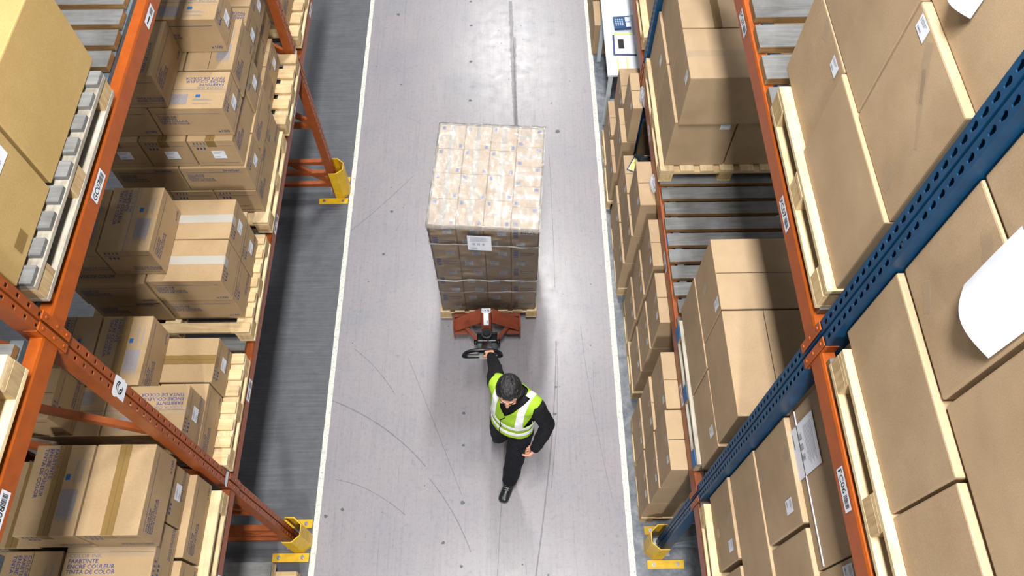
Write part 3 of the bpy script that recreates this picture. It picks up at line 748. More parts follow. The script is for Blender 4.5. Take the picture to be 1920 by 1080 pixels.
b1, b2 = 1.219, 4.80; h_ = .053
rack_beam(b1+h_, b2-h_, 1, 1.510, 1.636, OL, 'shade-darkened orange front beam, lower level, between the two blue posts', tags=[(4.14, .15, .05, ''), (2.93, .16, .06, ''), (1.90, .15, .06, '')])
rack_beam(b1+h_, b2-h_, 1, 3.776, 3.883, OU, 'bright orange front beam labelled FC07, between the blue posts', tags=[(1.81, .155, .055, 'FC07'), (2.91, .15, .055, 'FC07')])
rack_beam(-.9, b1-h_, 1, 1.510, 1.636, OL, 'shade-darkened orange front beam, lower level, before the near blue post')
rack_beam(-.9, b1-h_, 1, 3.776, 3.883, OU, 'bright orange front beam labelled FC06, upper level', tags=[(.683, .15, .055, 'FC06')])
rack_beam(b2+h_, 7.6, 1, 1.510, 1.636, OL, 'shade-darkened orange front beam, lower level, over the white desk')
for (p, q, w) in ((b1+h_, b2-h_, 'between the posts'), (-.9, b1-h_, 'before the near post'), (b2+h_, 7.6, 'beyond the far post')):
    rack_beam(p, q, 1, 1.510, 1.636, OL, f'rear lower beam of the blue-posted rack, {w}', front=False)
    if q < 7: rack_beam(p, q, 1, 3.776, 3.883, OU, f'rear upper beam of the blue-posted rack, {w}', front=False)

def guard(x, y, side, label):
    r = empty('post_guard', (x, y, 0)); tag(r, label, 'post guard')
    o = -side; H = .40; t = .006
    pts = [(-.05, -.095), (.025, -.095), (.085, -.04), (.085, .04), (.025, .095), (-.05, .095)]
    bm = bmesh.new()
    outer = [Vector((o*a, b)) for a, b in pts]; inner = [Vector((o*(a-(t if 0 < i < 5 else 0)), b*(1-t/.095))) for i, (a, b) in enumerate(pts)]
    top = [H, H, H, H, H, H]
    for i in range(5):
        for L, fl in ((outer, 0), (inner, 1)):
            poly(bm, [(*L[i], 0), (*L[i+1], 0), (*L[i+1], top[i+1]), (*L[i], top[i])])
        poly(bm, [(*outer[i], H), (*outer[i+1], H), (*inner[i+1], H), (*inner[i], H)])
    for i in (0, 5): poly(bm, [(*outer[i], 0), (*inner[i], 0), (*inner[i], H), (*outer[i], H)])
    bmesh.ops.remove_doubles(bm, verts=bm.verts, dist=.0002); bmesh.ops.recalc_face_normals(bm, faces=bm.faces)
    link(bm_mesh(bm), 'shield', (M['yellow'],), parent=r)
    for s in (-1, 1):
        bm = bmesh.new(); a, b = sorted((-o*.22, o*.07)); c, d = sorted((s*.098, s*.165))
        box(bm, a, b, c, d, .0005, .009, 0, .001); q = link(bm_mesh(bm), 'base_flange', (M['yellow'],), parent=r)
        for xx in (-o*.17, o*.02):
            bm = bmesh.new(); cyl(bm, (xx, s*.132, .009), (xx, s*.132, .011), .016, n=12); cyl(bm, (xx, s*.132, .011), (xx, s*.132, .026), .009, n=6)
            link(bm_mesh(bm), 'bolt', (M['steel'],), parent=q)
guard(-1.72, a1, -1, 'yellow post guard at the foot of the near orange post')
guard(-1.72, a2, -1, 'scuffed yellow post guard at the foot of the far orange post')
guard(1.105, b1, 1, 'yellow post guard at the foot of the near blue post')

# ------------------------------------------------------------------ floor
def floor_mat():
    m, nt, b = new_mat('warehouse_floor')
    tc = node(nt, 'ShaderNodeTexCoord'); sp = node(nt, 'ShaderNodeSeparateXYZ'); nt.links.new(tc.outputs['Object'], sp.inputs[0])
    def band(a, c):
        g = node(nt, 'ShaderNodeMath', operation='GREATER_THAN'); g.inputs[1].default_value = a; nt.links.new(sp.outputs[0], g.inputs[0])
        l = node(nt, 'ShaderNodeMath', operation='LESS_THAN'); l.inputs[1].default_value = c; nt.links.new(sp.outputs[0], l.inputs[0])
        mu = node(nt, 'ShaderNodeMath', operation='MULTIPLY'); nt.links.new(g.outputs[0], mu.inputs[0]); nt.links.new(l.outputs[0], mu.inputs[1]); return mu.outputs[0]
    big = noise_tex(nt, s=1.1, detail=4, rnd=False); mid = noise_tex(nt, s=9, detail=6, rough=.7, rnd=False)
    fine = noise_tex(nt, s=120, detail=3, rough=.8, rnd=False)
    stry = noise_tex(nt, scale=(26, .55, 1), s=2.2, detail=6, rough=.7, rnd=False)
    stry2 = noise_tex(nt, scale=(60, .35, 1), s=1.6, detail=5, rough=.75, dist=.2, rnd=False)
    strx = noise_tex(nt, scale=(.6, 22, 1), s=3, detail=7, rough=.75, rnd=False)
    aisle = ramp(nt, big, [(.3, srgb(138, 136, 143)), (.55, srgb(147, 142, 147)), (.75, srgb(134, 136, 144))])
    aisle = mixrgb(nt, aisle, ramp(nt, stry, [(.36, (.72, .73, .77, 1)), (.52, (1, 1, 1, 1))]), .38, 'MULTIPLY')
    aisle = mixrgb(nt, aisle, ramp(nt, stry2, [(.30, (.45, .46, .52, 1)), (.36, (1, 1, 1, 1))]), .6, 'MULTIPLY')
    mott = noise_tex(nt, s=30, detail=6, rough=.75, rnd=False)
    aisle = mixrgb(nt, aisle, ramp(nt, mott, [(.33, (.70, .71, .76, 1)), (.5, (1, 1, 1, 1))]), .6, 'MULTIPLY')
    aisle = mixrgb(nt, aisle, ramp(nt, mid, [(.27, (.62, .62, .68, 1)), (.42, (1, 1, 1, 1)), (1, (1.0, 1.0, 1.0, 1))]), .55, 'MULTIPLY')
    aisle = mixrgb(nt, aisle, ramp(nt, fine, [(.3, (.85, .85, .86, 1)), (.7, (1, 1, 1, 1))]), .8, 'MULTIPLY')
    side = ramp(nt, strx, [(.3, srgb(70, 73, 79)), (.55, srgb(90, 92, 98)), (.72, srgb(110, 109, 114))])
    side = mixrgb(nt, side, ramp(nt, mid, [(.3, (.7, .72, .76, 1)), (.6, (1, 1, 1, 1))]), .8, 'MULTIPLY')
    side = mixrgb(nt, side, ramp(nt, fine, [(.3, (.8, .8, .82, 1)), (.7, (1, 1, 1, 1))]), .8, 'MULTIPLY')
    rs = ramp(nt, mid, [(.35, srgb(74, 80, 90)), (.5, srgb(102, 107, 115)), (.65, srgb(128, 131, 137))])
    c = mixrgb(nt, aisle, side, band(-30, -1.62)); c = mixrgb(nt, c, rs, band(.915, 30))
    nt.links.new(c, b.inputs['Base Color'])
    r_ = ramp(nt, mid, [(.3, .38), (.7, .28)])
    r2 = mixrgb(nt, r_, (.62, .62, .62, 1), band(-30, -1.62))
    nt.links.new(r2, b.inputs['Roughness']); b.inputs['Specular IOR Level'].default_value = .55
    bump(nt, b, mid, .08, .004)
    return m
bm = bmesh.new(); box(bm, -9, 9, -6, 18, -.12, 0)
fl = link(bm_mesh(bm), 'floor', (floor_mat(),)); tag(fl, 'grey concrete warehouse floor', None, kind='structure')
wm = simple('grey_wall_cladding', srgb(150, 152, 152), .8)
for nm, b_ in (('wall_left', (-9.1, -9, -6, 18)), ('wall_right', (9, 9.1, -6, 18)), ('wall_front', (-9.1, 9.1, -6.1, -6)), ('wall_back', (-9.1, 9.1, 18, 18.1))):
    bm = bmesh.new(); box(bm, *b_, -.12, 10.5); tag(link(bm_mesh(bm), nm, (wm,)), 'grey warehouse wall', None, kind='structure')
def line_mat():
    m, nt, b = new_mat('worn_white_line')
    n = noise_tex(nt, s=40, detail=7, rough=.75, rnd=False)
    c = ramp(nt, n, [(.36, srgb(140, 140, 138)), (.45, srgb(196, 197, 190)), (.8, srgb(206, 208, 200))])
    nt.links.new(c, b.inputs['Base Color']); b.inputs['Roughness'].default_value = .5; return m
LM = line_mat()
for i, (a, c) in enumerate(((-1.642, -1.597), (.893, .942))):
    bm = bmesh.new(); n = 240; A = []
    for k in range(n+1):
        y = -5+20*k/n; A.append((bm.verts.new((a+R.uniform(-.0018, .0018), y, .0008)), bm.verts.new((c+R.uniform(-.0018, .0018), y, .0008))))
    for p, q in zip(A, A[1:]): bm.faces.new((p[0], p[1], q[1], q[0]))
    o = link(bm_mesh(bm), f'trim_{i+1}', (LM,)); tag(o, 'worn white painted floor line', None, kind='structure')
# scuffs and plugged bolt holes, children of the floor
def curve_mark(bm, pts, w, z=.0006, rg=.3):
    P = [Vector((x, y, z)) for x, y in pts]; S = []
    for i in range(len(P)-1):
        n = max(2, int((P[i+1]-P[i]).length/.02))
        for k in range(n): S.append(P[i].lerp(P[i+1], k/n))
    S.append(P[-1]); rows = []
    for i, p in enumerate(S):
        d = (S[min(i+1, len(S)-1)]-S[max(i-1, 0)]).normalized(); s = Vector((-d.y, d.x, 0)); ww = w*(1+R.uniform(-rg, rg))
        rows.append((bm.verts.new(p+s*ww/2), bm.verts.new(p-s*ww/2)))
    for a, b in zip(rows, rows[1:]):
        bm.faces.new((a[0], b[0], b[1], a[1]))
def arc(p, c, q, n=24):
    return [((1-t)**2*p[0]+2*(1-t)*t*c[0]+t*t*q[0], (1-t)**2*p[1]+2*(1-t)*t*c[1]+t*t*q[1]) for t in [i/n for i in range(n+1)]]
bm = bmesh.new()
curve_mark(bm, arc((.02, 7.5), (.03, 6.3), (.075, 5.2)), .045); curve_mark(bm, arc((.06, 6.9), (.055, 6.2), (.06, 5.4)), .03)
curve_mark(bm, arc((.39, 3.05), (.36, 2.2), (.15, 1.0)), .012); curve_mark(bm, [(.40, 2.9), (.37, 2.3), (.30, 1.7)], .006)
curve_mark(bm, arc((-1.6, 2.5), (-1.1, 2.3), (-.75, 1.9)), .010); curve_mark(bm, arc((-.72, 1.8), (-.5, 1.55), (-.36, 1.2)), .008)
curve_mark(bm, arc((-1.45, 3.0), (-1.2, 2.8), (-1.05, 2.55)), .006); curve_mark(bm, arc((-1.62, 4.25), (-1.35, 4.5), (-1.0, 4.95)), .006)
curve_mark(bm, arc((-.95, 2.9), (-.7, 2.3), (-.44, 1.65)), .005); curve_mark(bm, arc((.40, 5.2), (.41, 4.4), (.40, 3.6)), .005)
curve_mark(bm, arc((-1.5, 1.8), (-1.2, 1.75), (-.9, 1.5)), .006)
curve_mark(bm, arc((.62, 3.2), (.66, 2.4), (.80, 1.6)), .004); curve_mark(bm, arc((-.1, 1.9), (-.12, 1.5), (-.15, 1.02)), .005)
for k in range(70):
    x = R.uniform(-1.5, .85); y = R.uniform(1.0, 7.4); l = R.uniform(.08, .5); dx = R.gauss(0, .05)
    curve_mark(bm, arc((x, y), (x+dx*l+R.gauss(0, .006), y+l*.5), (x+dx*l, y+l), 10), R.uniform(.001, .0022), rg=.7)
for k in range(22):
    x = R.uniform(-1.5, .8); y = R.uniform(1.1, 7.2); a = R.uniform(0, PI); l = R.uniform(.05, .3)
    curve_mark(bm, [(x, y), (x+math.cos(a)*l, y+math.sin(a)*l*.5)], R.uniform(.001, .003))
me = bm_mesh(bm); mk, nt, b = new_mat('rubber_scuff'); b.inputs['Base Color'].default_value = srgb(92, 92, 102); b.inputs['Roughness'].default_value = .6; b.inputs['Alpha'].default_value = .27
o = link(me, 'scuff_marks', (mk,), parent=fl); o['kind'] = 'stuff'
bm = bmesh.new()
for (x, y, s) in [(-.436, 6.53, .022), (-.436, 5.95, .025), (-.44, 7.1, .02), (-.437, 2.366, .018), (-.437, 2.08, .016), (-.436, 1.592, .022), (-.584, 1.275, .018), (-.435, 1.093, .018), (-.45, 7.5, .02),
                  (-1.55, 1.5, .02), (-1.42, 1.55, .018), (-1.2, 4.5, .02), (-1.25, 4.0, .02), (.05, 1.1, .01), (.25, 1.02, .01), (.7, 3.0, .01), (.35, 2.35, .02), (.37, 2.6, .016), (-1.3, 7.3, .025), (-1.2, 6.2, .015), (.5, 5.5, .03), (.45, 5.9, .012)] + \
                 [(R.uniform(-1.5, .85), R.uniform(1.05, 7.3), R.uniform(.003, .008)) for _ in range(60)]:
    n = 9; poly(bm, [(x+s*math.cos(2*PI*i/n)*R.uniform(.6, 1.1), y+s*math.sin(2*PI*i/n)*R.uniform(.5, .9), .0009) for i in range(n)])
o = link(bm_mesh(bm), 'oil_spots', (simple('dark_spot', srgb(78, 82, 88), .5),), parent=fl); o['kind'] = 'stuff'

# ------------------------------------------------------------------ wrapped load on the pallet truck
PR = pallet(-.655, .215, 3.255, 4.235, .075, 'Y', 'pale pallet lifted on the truck forks under the wrapped load', 'truck pallet', nb=7)
del PR['group']
ZB, NL, LH = .212, 9, .1635
def lay(t):
    k = t/(NL-1); return (-.215+.037*k, 3.745-.08*k, math.radians(-4.2*k**1.2))
def small_body(lx, ly, h, blue_front):
    bm = bmesh.new(); box(bm, -lx/2, lx/2, -ly/2, ly/2, 0, h, 0, .007, 2)
    T = Vector((0, 0, h+EPS)); X = Vector((1, 0, 0)); Y = Vector((0, 1, 0)); Z = Vector((0, 0, 1))
    if lx < ly:
        rect(bm, T, X, Y, -.001, .001, -ly/2+.003, ly/2-.003, 2); rect(bm, T+Z*.0004, X, Y, -.022, .022, -ly/2+.003, ly/2-.003, 3)
        for sx, sy in ((-1, 1), (1, -1)): 
            for k in range(4): rect(bm, T, X, Y, sx*(lx/2-.028)-.013, sx*(lx/2-.028)+.013, sy*(ly/2-.03)-.018+k*.009, sy*(ly/2-.03)-.0105+k*.009, 5)
            rect(bm, T, X, Y, sx*(lx/2-.028)-.004, sx*(lx/2-.028)+.005, sy*(ly/2-.03)-.018, sy*(ly/2-.03)+.018, 5)
    else:
        rect(bm, T, X, Y, -lx/2+.003, lx/2-.003, -.001, .001, 2); rect(bm, T+Z*.0004, X, Y, -lx/2+.003, lx/2-.003, -.022, .022, 3)
        for sx, sy in ((1, 1), (-1, -1)):
            for k in range(4): rect(bm, T, X, Y, sx*(lx/2-.03)-.018, sx*(lx/2-.03)+.018, sy*(ly/2-.028)-.014+k*.008, sy*(ly/2-.028)-.0075+k*.008, 5)
            rect(bm, T, X, Y, sx*(lx/2-.03)-.006, sx*(lx/2-.03)+.005, sy*(ly/2-.028)-.014, sy*(ly/2-.028)+.014, 5)
    if blue_front:
        o = Vector((-lx/2, -ly/2-EPS, 0))
        for k in range(5): rect(bm, o, X, Z, .015, .052, .03+k*.022, .045+k*.022, 5)
        rect(bm, o, X, Z, .07, lx-.02, .085, .10, 4); rect(bm, o, X, Z, .07, lx-.04, .06, .068, 4)
    me = bm_mesh(bm, 'small_carton_body')
    for m in (M['white_box'], M['print'], M['seam'], M['tape_white'], M['print_grey'], M['bright_blue']): me.materials.append(m)
    return me
_sb = {}
def sbody(*a):
    if a not in _sb: _sb[a] = small_body(*a)
    return _sb[a]
st_small = sticker_mesh(.068, .066, 0, 9)
w3, LW, LL = .205, .82, .945
CN = ['left-end', 'second', 'third', 'right-end']
COLN = ['first', 'second', 'third', 'fourth']; ROWN = ['front', 'second', 'third', 'fourth', 'back']
for t in range(NL):
    cx, cy, an = lay(t); A = (t % 2 == 0); top = t == NL-1
    cells = []
    for c in range(4):
        special = (c == 3) if A else (c == 0)
        nr = 5 if special else 4
        for r_ in range(nr):
            if not top and 0 < c < 3 and r_ > 0: continue
            cells.append((-LW/2+c*w3+w3/2, -LL/2+LL/nr*(r_+.5), w3-.003, LL/nr-.003, c, r_, special))
    for (x, y, lx, ly, c, r_, special) in cells:
        if special: lx, ly = w3-.003, LL/5-.003
        me = sbody(round(lx-.002, 3), round(ly, 3), LH-.006, bool(special and r_ == 0))
        o = bpy.data.objects.new('small_carton', me); COL.objects.link(o)
        ca, sa = math.cos(an), math.sin(an); jx, jy = R.uniform(-.0006, .0006), R.uniform(-.0006, .0006)
        o.location = (cx+ca*(x+jx)-sa*(y+jy), cy+sa*(x+jx)+ca*(y+jy), ZB+t*LH); o.rotation_euler = (0, 0, an)
        lv = 'top layer' if top else f"layer {['one','two','three','four','five','six','seven','eight'][t]} up"
        tag(o, f"small wrapped carton, {lv}, {COLN[c]} column from the orange rack, {ROWN[r_]} row", 'carton', 'small cartons in the wrapped load')
        if r_ == 0 and not special:
            sticker(o, st_small, (.035 if A else -.03, -ly/2-.0015, .075), '-y', label='small white label')
        if top and c == 3 and r_ == 0:
            bm = bmesh.new(); put_text(bm, 'FRA', (-.03, -ly/2-.003, .085), (1, 0, 0), (0, 0, 1), .062, 0, 1.0)
            q = link(bm_mesh(bm), 'handwriting', (M['black_ink'],), parent=o)
# shrink film
def film_mat(name, white, gl, rough):
    m = bpy.data.materials.new(name); m.use_nodes = True; nt = m.node_tree; nt.nodes.clear()
    out = node(nt, 'ShaderNodeOutputMaterial'); tr = node(nt, 'ShaderNodeBsdfTransparent'); g = node(nt, 'ShaderNodeBsdfGlossy'); d = node(nt, 'ShaderNodeBsdfDiffuse')
    g.inputs['Roughness'].default_value = rough; d.inputs['Color'].default_value = srgb(214, 212, 208)
    m1 = node(nt, 'ShaderNodeMixShader'); m2 = node(nt, 'ShaderNodeMixShader')
    n = noise_tex(nt, scale=(1, 1.6, 1), s=9, detail=6, rough=.7, dist=1.2, rnd=False)
    fac = ramp(nt, n, [(.35, white*.5), (.60, white), (.72, min(.9, white*2.2))])
    nt.links.new(fac, m1.inputs[0]); nt.links.new(tr.outputs[0], m1.inputs[1]); nt.links.new(d.outputs[0], m1.inputs[2])
    fr = node(nt, 'ShaderNodeFresnel'); fr.inputs[0].default_value = 1.45
    mu = node(nt, 'ShaderNodeMath', operation='MULTIPLY_ADD'); mu.inputs[1].default_value = gl; mu.inputs[2].default_value = gl*.04
    nt.links.new(fr.outputs[0], mu.inputs[0]); nt.links.new(mu.outputs[0], m2.inputs[0])
    nt.links.new(m1.outputs[0], m2.inputs[1]); nt.links.new(g.outputs[0], m2.inputs[2])
    n2 = noise_tex(nt, scale=(1.3, .8, 1), s=11, detail=5, rough=.6, dist=2.0, rnd=False)
    bp = node(nt, 'ShaderNodeBump'); bp.inputs['Strength'].default_value = 1; bp.inputs['Distance'].default_value = .03
    nt.links.new(n2, bp.inputs['Height']); nt.links.new(bp.outputs[0], g.inputs['Normal'])
    nt.links.new(m2.outputs[0], out.inputs[0]); return m
M['film'] = film_mat('stretch_film', .035, 1.3, .10); M['film_top'] = film_mat('top_film_sheen_white', .36, 3.2, .2)  # top film carries the light sheen on it as white diffuse colour
M['film_band'] = film_mat('film_band', .75, 1.5, .2)
def ring_pt(s, z, off=.006):
    t = max(0, min(NL-1, (z-ZB)/LH-.5)); cx, cy, an = lay(t); W, L = LW/2+off, LL/2+off
    per = 2*(2*W+2*L); d = s*per
    if d < 2*W: x, y = -W+d, -L
    elif d < 2*W+2*L: x, y = W, -L+(d-2*W)
    elif d < 4*W+2*L: x, y = W-(d-2*W-2*L), L
    else: x, y = -W, L-(d-4*W-2*L)
    ca, sa = math.cos(an), math.sin(an); return Vector((cx+ca*x-sa*y, cy+sa*x+ca*y, z)), Vector((cx, cy, z))
ZT = ZB+NL*LH
wl = empty('stretch_wrap', (-.2, 3.7, ZB-.06)); tag(wl, 'clear stretch film wrapped around the carton load with sheen whitened into its top', 'stretch wrap')
off0 = wl.location
def shell(z0, z1, nz, name, mat, off, amp, label):
    bm = bmesh.new(); NS = 144; rows = []
    for j in range(nz+1):
        z = z0+(z1-z0)*j/nz; row = []
        for i in range(NS):
            p, c = ring_pt(i/NS, z, off); d = (p-c); d.z = 0; d.normalize()
            nn = noise.noise(Vector((p.x*5, p.y*5, z*14)))+.5*noise.noise(Vector((p.x*14, p.y*14, z*5+7)))
            p = p+d*(abs(nn)*amp); p.z += amp*.8*noise.noise(Vector((p.x*6, p.y*6, 3))); row.append(bm.verts.new(p-off0))
        rows.append(row)
    for a, b in zip(rows, rows[1:]):
        for i in range(NS): bm.faces.new((a[i], a[(i+1) % NS], b[(i+1) % NS], b[i]))
    o = link(bm_mesh(bm, name, True), name, (mat,), parent=wl); o['label'] = label
shell(ZB-.05, ZT-.002, 60, 'side_film', M['film'], .006, .008, 'thin clear film')
for (zz, hh) in ((.82, .012), (1.42, .009), (.60, .004)):
    shell(zz-hh, zz+hh, 2, 'film_band', M['film_band'], .012, .016, 'bunched white film band')
bm = bmesh.new(); NX, NY = 60, 70; g = []
cx, cy, an = lay(NL-1); ca, sa = math.cos(an), math.sin(an)
for i in range(NX+1):
    row = []
    for j in range(NY+1):
        x = -LW/2-.014+(LW+.028)*i/NX; y = -LL/2-.014+(LL+.028)*j/NY
        wz = .004+.011*abs(noise.noise(Vector((x*11+y*4, y*9, 1))))+.006*abs(noise.noise(Vector((x*25, y*22-x*9, 5))))
        row.append(bm.verts.new(Vector((cx+ca*x-sa*y, cy+sa*x+ca*y, ZT+wz))-off0))
    g.append(row)
for i in range(NX):
    for j in range(NY): bm.faces.new((g[i][j], g[i+1][j], g[i+1][j+1], g[i][j+1]))
border = [g[i][0] for i in range(NX+1)]+[g[NX][j] for j in range(1, NY+1)]+[g[i][NY] for i in range(NX-1, -1, -1)]+[g[0][j] for j in range(NY-1, 0, -1)]
low = [bm.verts.new(v.co+Vector((0, 0, -.045-.02*abs(noise.noise(v.co*7))))) for v in border]
for i in range(len(border)):
    j = (i+1) % len(border); bm.faces.new((border[i], low[i], low[j], border[j]))
o = link(bm_mesh(bm, 'top_cover', True), 'top_cover', (M['film_top'],), parent=wl); o['label'] = 'crinkled clear top sheet, sheen whitened into its colour'
# document pouch on the front
q0, _ = ring_pt(.165, 1.50, .02)
doc = link(sticker_mesh(.18, .20, 1, 3), 'document', (), loc=(-.245, q0.y-.012, 1.51)); doc.rotation_euler = (0, 0, math.radians(-4))
tag(doc, 'white delivery document fixed to the front of the wrapped load', 'document')

# ------------------------------------------------------------------ pallet truck
M['truck'] = painted('truck_red_brown_paint', srgb(132, 62, 38), srgb(112, 50, 32), .42)
M['black_pl'] = simple('black_plastic', srgb(16, 18, 21), .33, spec=.4)
M['rubber'] = simple('grey_wheel_rubber', srgb(72, 80, 80), .55)
jk = empty('pallet_truck', (-.235, 3.05, 0)); tag(jk, 'red-brown hand pallet truck lifting the wrapped load', 'pallet truck')
def J(bm, name, mat, label=None, parent=jk):
    for v in bm.verts: v.co -= Vector((-.235, 3.05, 0))
    o = link(bm_mesh(bm), name, (mat,) if not isinstance(mat, tuple) else mat, parent=parent)
    if label: o['label'] = label
    return o
for xx in (-.46, -.01):
    bm = bmesh.new(); box(bm, xx-.075, xx+.075, 3.12, 4.22, .103, .158, 0, .006); J(bm, 'fork', M['truck'])
    bm = bmesh.new(); cyl(bm, (xx-.045, 4.08, .042), (xx+.045, 4.08, .042), .04, n=20); J(bm, 'fork_wheel', M['rubber'])
cxj = -.233
for s in (-1, 1):
    def Q(dx, y, z): return Vector((cxj+s*dx, y, z))
    bm = bmesh.new()                                        # sloping wing plate, folded
    a, b, c, d = Q(.050, 3.17, .425), Q(.297, 3.135, .285), Q(.297, 3.055, .205), Q(.050, 3.065, .355)
    for t_ in (0, 1):
        off = Vector((0, .004, -.008))*t_
        poly(bm, [a+off, b+off, c+off, d+off])
    A4, off = [a, b, c, d], Vector((0, .004, -.008))
    for i in range(4): poly(bm, [A4[i], A4[(i+1) % 4], A4[(i+1) % 4]+off, A4[i]+off])
    J(bm, 'wing_plate', M['truck'])
    bm = bmesh.new(); box(bm, *sorted((cxj+s*.285, cxj+s*.298)), 3.05, 3.17, .09, .30, 0, .002)
    J(bm, 'side_plate', M['truck'])
    bm = bmesh.new(); box(bm, *sorted((cxj+s*.17, cxj+s*.297)), 3.045, 3.09, .15, .185, 0, .004); J(bm, 'lower_bar', M['truck'])
    bm = bmesh.new(); beam_between(bm, Q(.20, 3.09, .26), Q(.085, 2.985, .17), .03, .025); J(bm, 'strut', M['truck'])
    bm = bmesh.new(); box(bm, *sorted((cxj+s*.05, cxj+s*.29)), 3.16, 3.19, .12, .29, 0, .004); J(bm, 'back_plate', M['truck'])
    bm = bmesh.new(); cyl(bm, (cxj+s*.038, 3.0, .092), (cxj+s*.092, 3.0, .092), .09, n=36); w_ = J(bm, 'steer_wheel', M['rubber'])
    bm = bmesh.new(); cyl(bm, (cxj+s*.092, 3.0, .092), (cxj+s*.096, 3.0, .092), .045, n=24); J(bm, 'hub', M['steel'], parent=w_)
bm = bmesh.new(); n = 20                                      # rounded hydraulic cover
prof = [(.044, 3.17, .425), (.046, 3.11, .44), (.046, 3.05, .405), (.040, 3.01, .36)]
rows = []
for (r_, y, z) in prof:
    rows.append([bm.verts.new((cxj+r_*math.cos(PI*i/n), y, z-.05+.05*math.sin(PI*i/n)**.5)) for i in range(n+1)])
for a, b in zip(rows, rows[1:]):
    for i in range(n): bm.faces.new((a[i], a[i+1], b[i+1], b[i])).smooth = True
base = [[bm.verts.new((v.co.x, v.co.y, .20)) for v in (r[0], r[-1])] for r in rows]
for a, b, p, q in zip(rows, rows[1:], base, base[1:]):
    bm.faces.new((a[0], b[0], q[0], p[0])); bm.faces.new((a[-1], b[-1], q[1], p[1]))
bm.faces.new(rows[-1]+[base[-1][1], base[-1][0]]); bm.faces.new(rows[0]+[base[0][1], base[0][0]])
bmesh.ops.recalc_face_normals(bm, faces=bm.faces)
cv_ = J(bm, 'pump_cover', M['truck'])
bm = bmesh.new(); put = [(-.040, 3.165, .430), (.040, 3.165, .430), (.040, 3.118, .444), (.022, 3.110, .444), (.022, 3.025, .385), (-.022, 3.025, .385), (-.022, 3.110, .444), (-.040, 3.118, .444)]
poly(bm, [(cxj+x, y, z+.004) for x, y, z in put], 0)
for (a, b, c, d) in ((-.030, -.026, 3.128, 3.150), (.006, .012, 3.130, 3.152), (-.012, -.004, 3.132, 3.148), (.022, .026, 3.126, 3.150)):
    poly(bm, [(cxj+x, y, z+.0055) for x, y, z in ((a, c, .4415), (b, c, .4415), (b, d, .436), (a, d, .436))], 1)
for k in range(5):
    y = 3.04+k*.011; poly(bm, [(cxj+.004, y, .3995+(y-3.04)*.69), (cxj+.012, y, .3995+(y-3.04)*.69), (cxj+.012, y+.007, .3995+(y-3.033)*.69), (cxj+.004, y+.007, .3995+(y-3.033)*.69)], 1)
J(bm, 'type_label', (M['paper'], M['black_ink']), 'white T-shaped label', parent=cv_)
bm = bmesh.new(); cyl(bm, (cxj, 3.01, .10), (cxj, 2.99, .335), .036, n=24); cyl(bm, (cxj, 2.99, .28), (cxj, 2.987, .30), .045, n=24); J(bm, 'pump', M['black_pl'])
bm = bmesh.new(); box(bm, cxj-.09, cxj+.09, 2.955, 3.03, .13, .21, 0, .012, 2)
for s in (-1, 1): cyl(bm, (cxj+s*.085, 2.965, .17), (cxj+s*.115, 2.965, .17), .025, n=14)
J(bm, 'steering_yoke', M['black_pl'])
hb, ht = Vector((cxj-.010, 2.955, .24)), Vector((-.243, 2.545, .835)); hd = (ht-hb).normalized()
bm = bmesh.new(); beam_between(bm, hb, ht, .042, .03); J(bm, 'handle_shaft', simple('shaft_dark', srgb(46, 34, 30), .35))
bm = bmesh.new(); e_ = Vector((1, 0, 0)); up_ = e_.cross(hd).normalized(); up_ = up_ if up_.z > 0 else -up_
p_ = hb+hd*.12+up_*.0165; rect(bm, p_, e_, hd, -.018, .018, 0, .05, 0); J(bm, 'plate_label', M['paper'])
def tube(bm, pts, r, n=12, closed=False):
    pts = [Vector(p) for p in pts]; rings = []
    m = len(pts)
    for i, p in enumerate(pts):
        a = pts[(i-1) % m] if (closed or i) else p; b = pts[(i+1) % m] if (closed or i < m-1) else p
        d = (b-a).normalized(); u = d.cross(up_); u = u.normalized() if u.length > .01 else d.orthogonal().normalized(); v = u.cross(d).normalized()
        rr = r[i] if isinstance(r, (list, tuple)) else r
        rings.append([bm.verts.new(p+(u*math.cos(t)+v*math.sin(t))*rr) for t in [2*PI*k/n for k in range(n)]])
    R2 = list(zip(rings, rings[1:]))+([(rings[-1], rings[0])] if closed else [])
    for a, b in R2:
        for k in range(n): bm.faces.new((a[k], a[(k+1) % n], b[(k+1) % n], b[k])).smooth = True
    if not closed: bm.faces.new(rings[0][::-1]); bm.faces.new(rings[-1])
GC = ht+hd*.06                                               # middle of the straight grip
arcpts = []
for k in range(25):
    t = PI*k/24; arcpts.append(GC+Vector((math.cos(t)*.146, 0, 0))+Vector((0, .86, -.5))*(math.sin(t)**.8*.085))
bm = bmesh.new(); tube(bm, arcpts, .015); 
J(bm, 'handle_loop', M['black_pl'])
bm = bmesh.new(); tube(bm, [GC+Vector((x, 0, 0)) for x in (-.146, -.11, -.06, 0, .06, .11, .146)], [.016, .0185, .0175, .0175, .0175, .0185, .016], 16); J(bm, 'grip', M['black_pl'])
bm = bmesh.new(); c0 = ht-hd*.06; beam_between(bm, c0, GC+hd*.02, .062, .046); bmesh.ops.bevel(bm, geom=bm.edges[:], offset=.008, segments=2, affect='EDGES'); J(bm, 'handle_hub', M['black_pl'])
bm = bmesh.new(); beam_between(bm, c0-hd*.004, c0+hd*.008, .066, .050); J(bm, 'hub_trim', M['truck'], 'dark red trim')

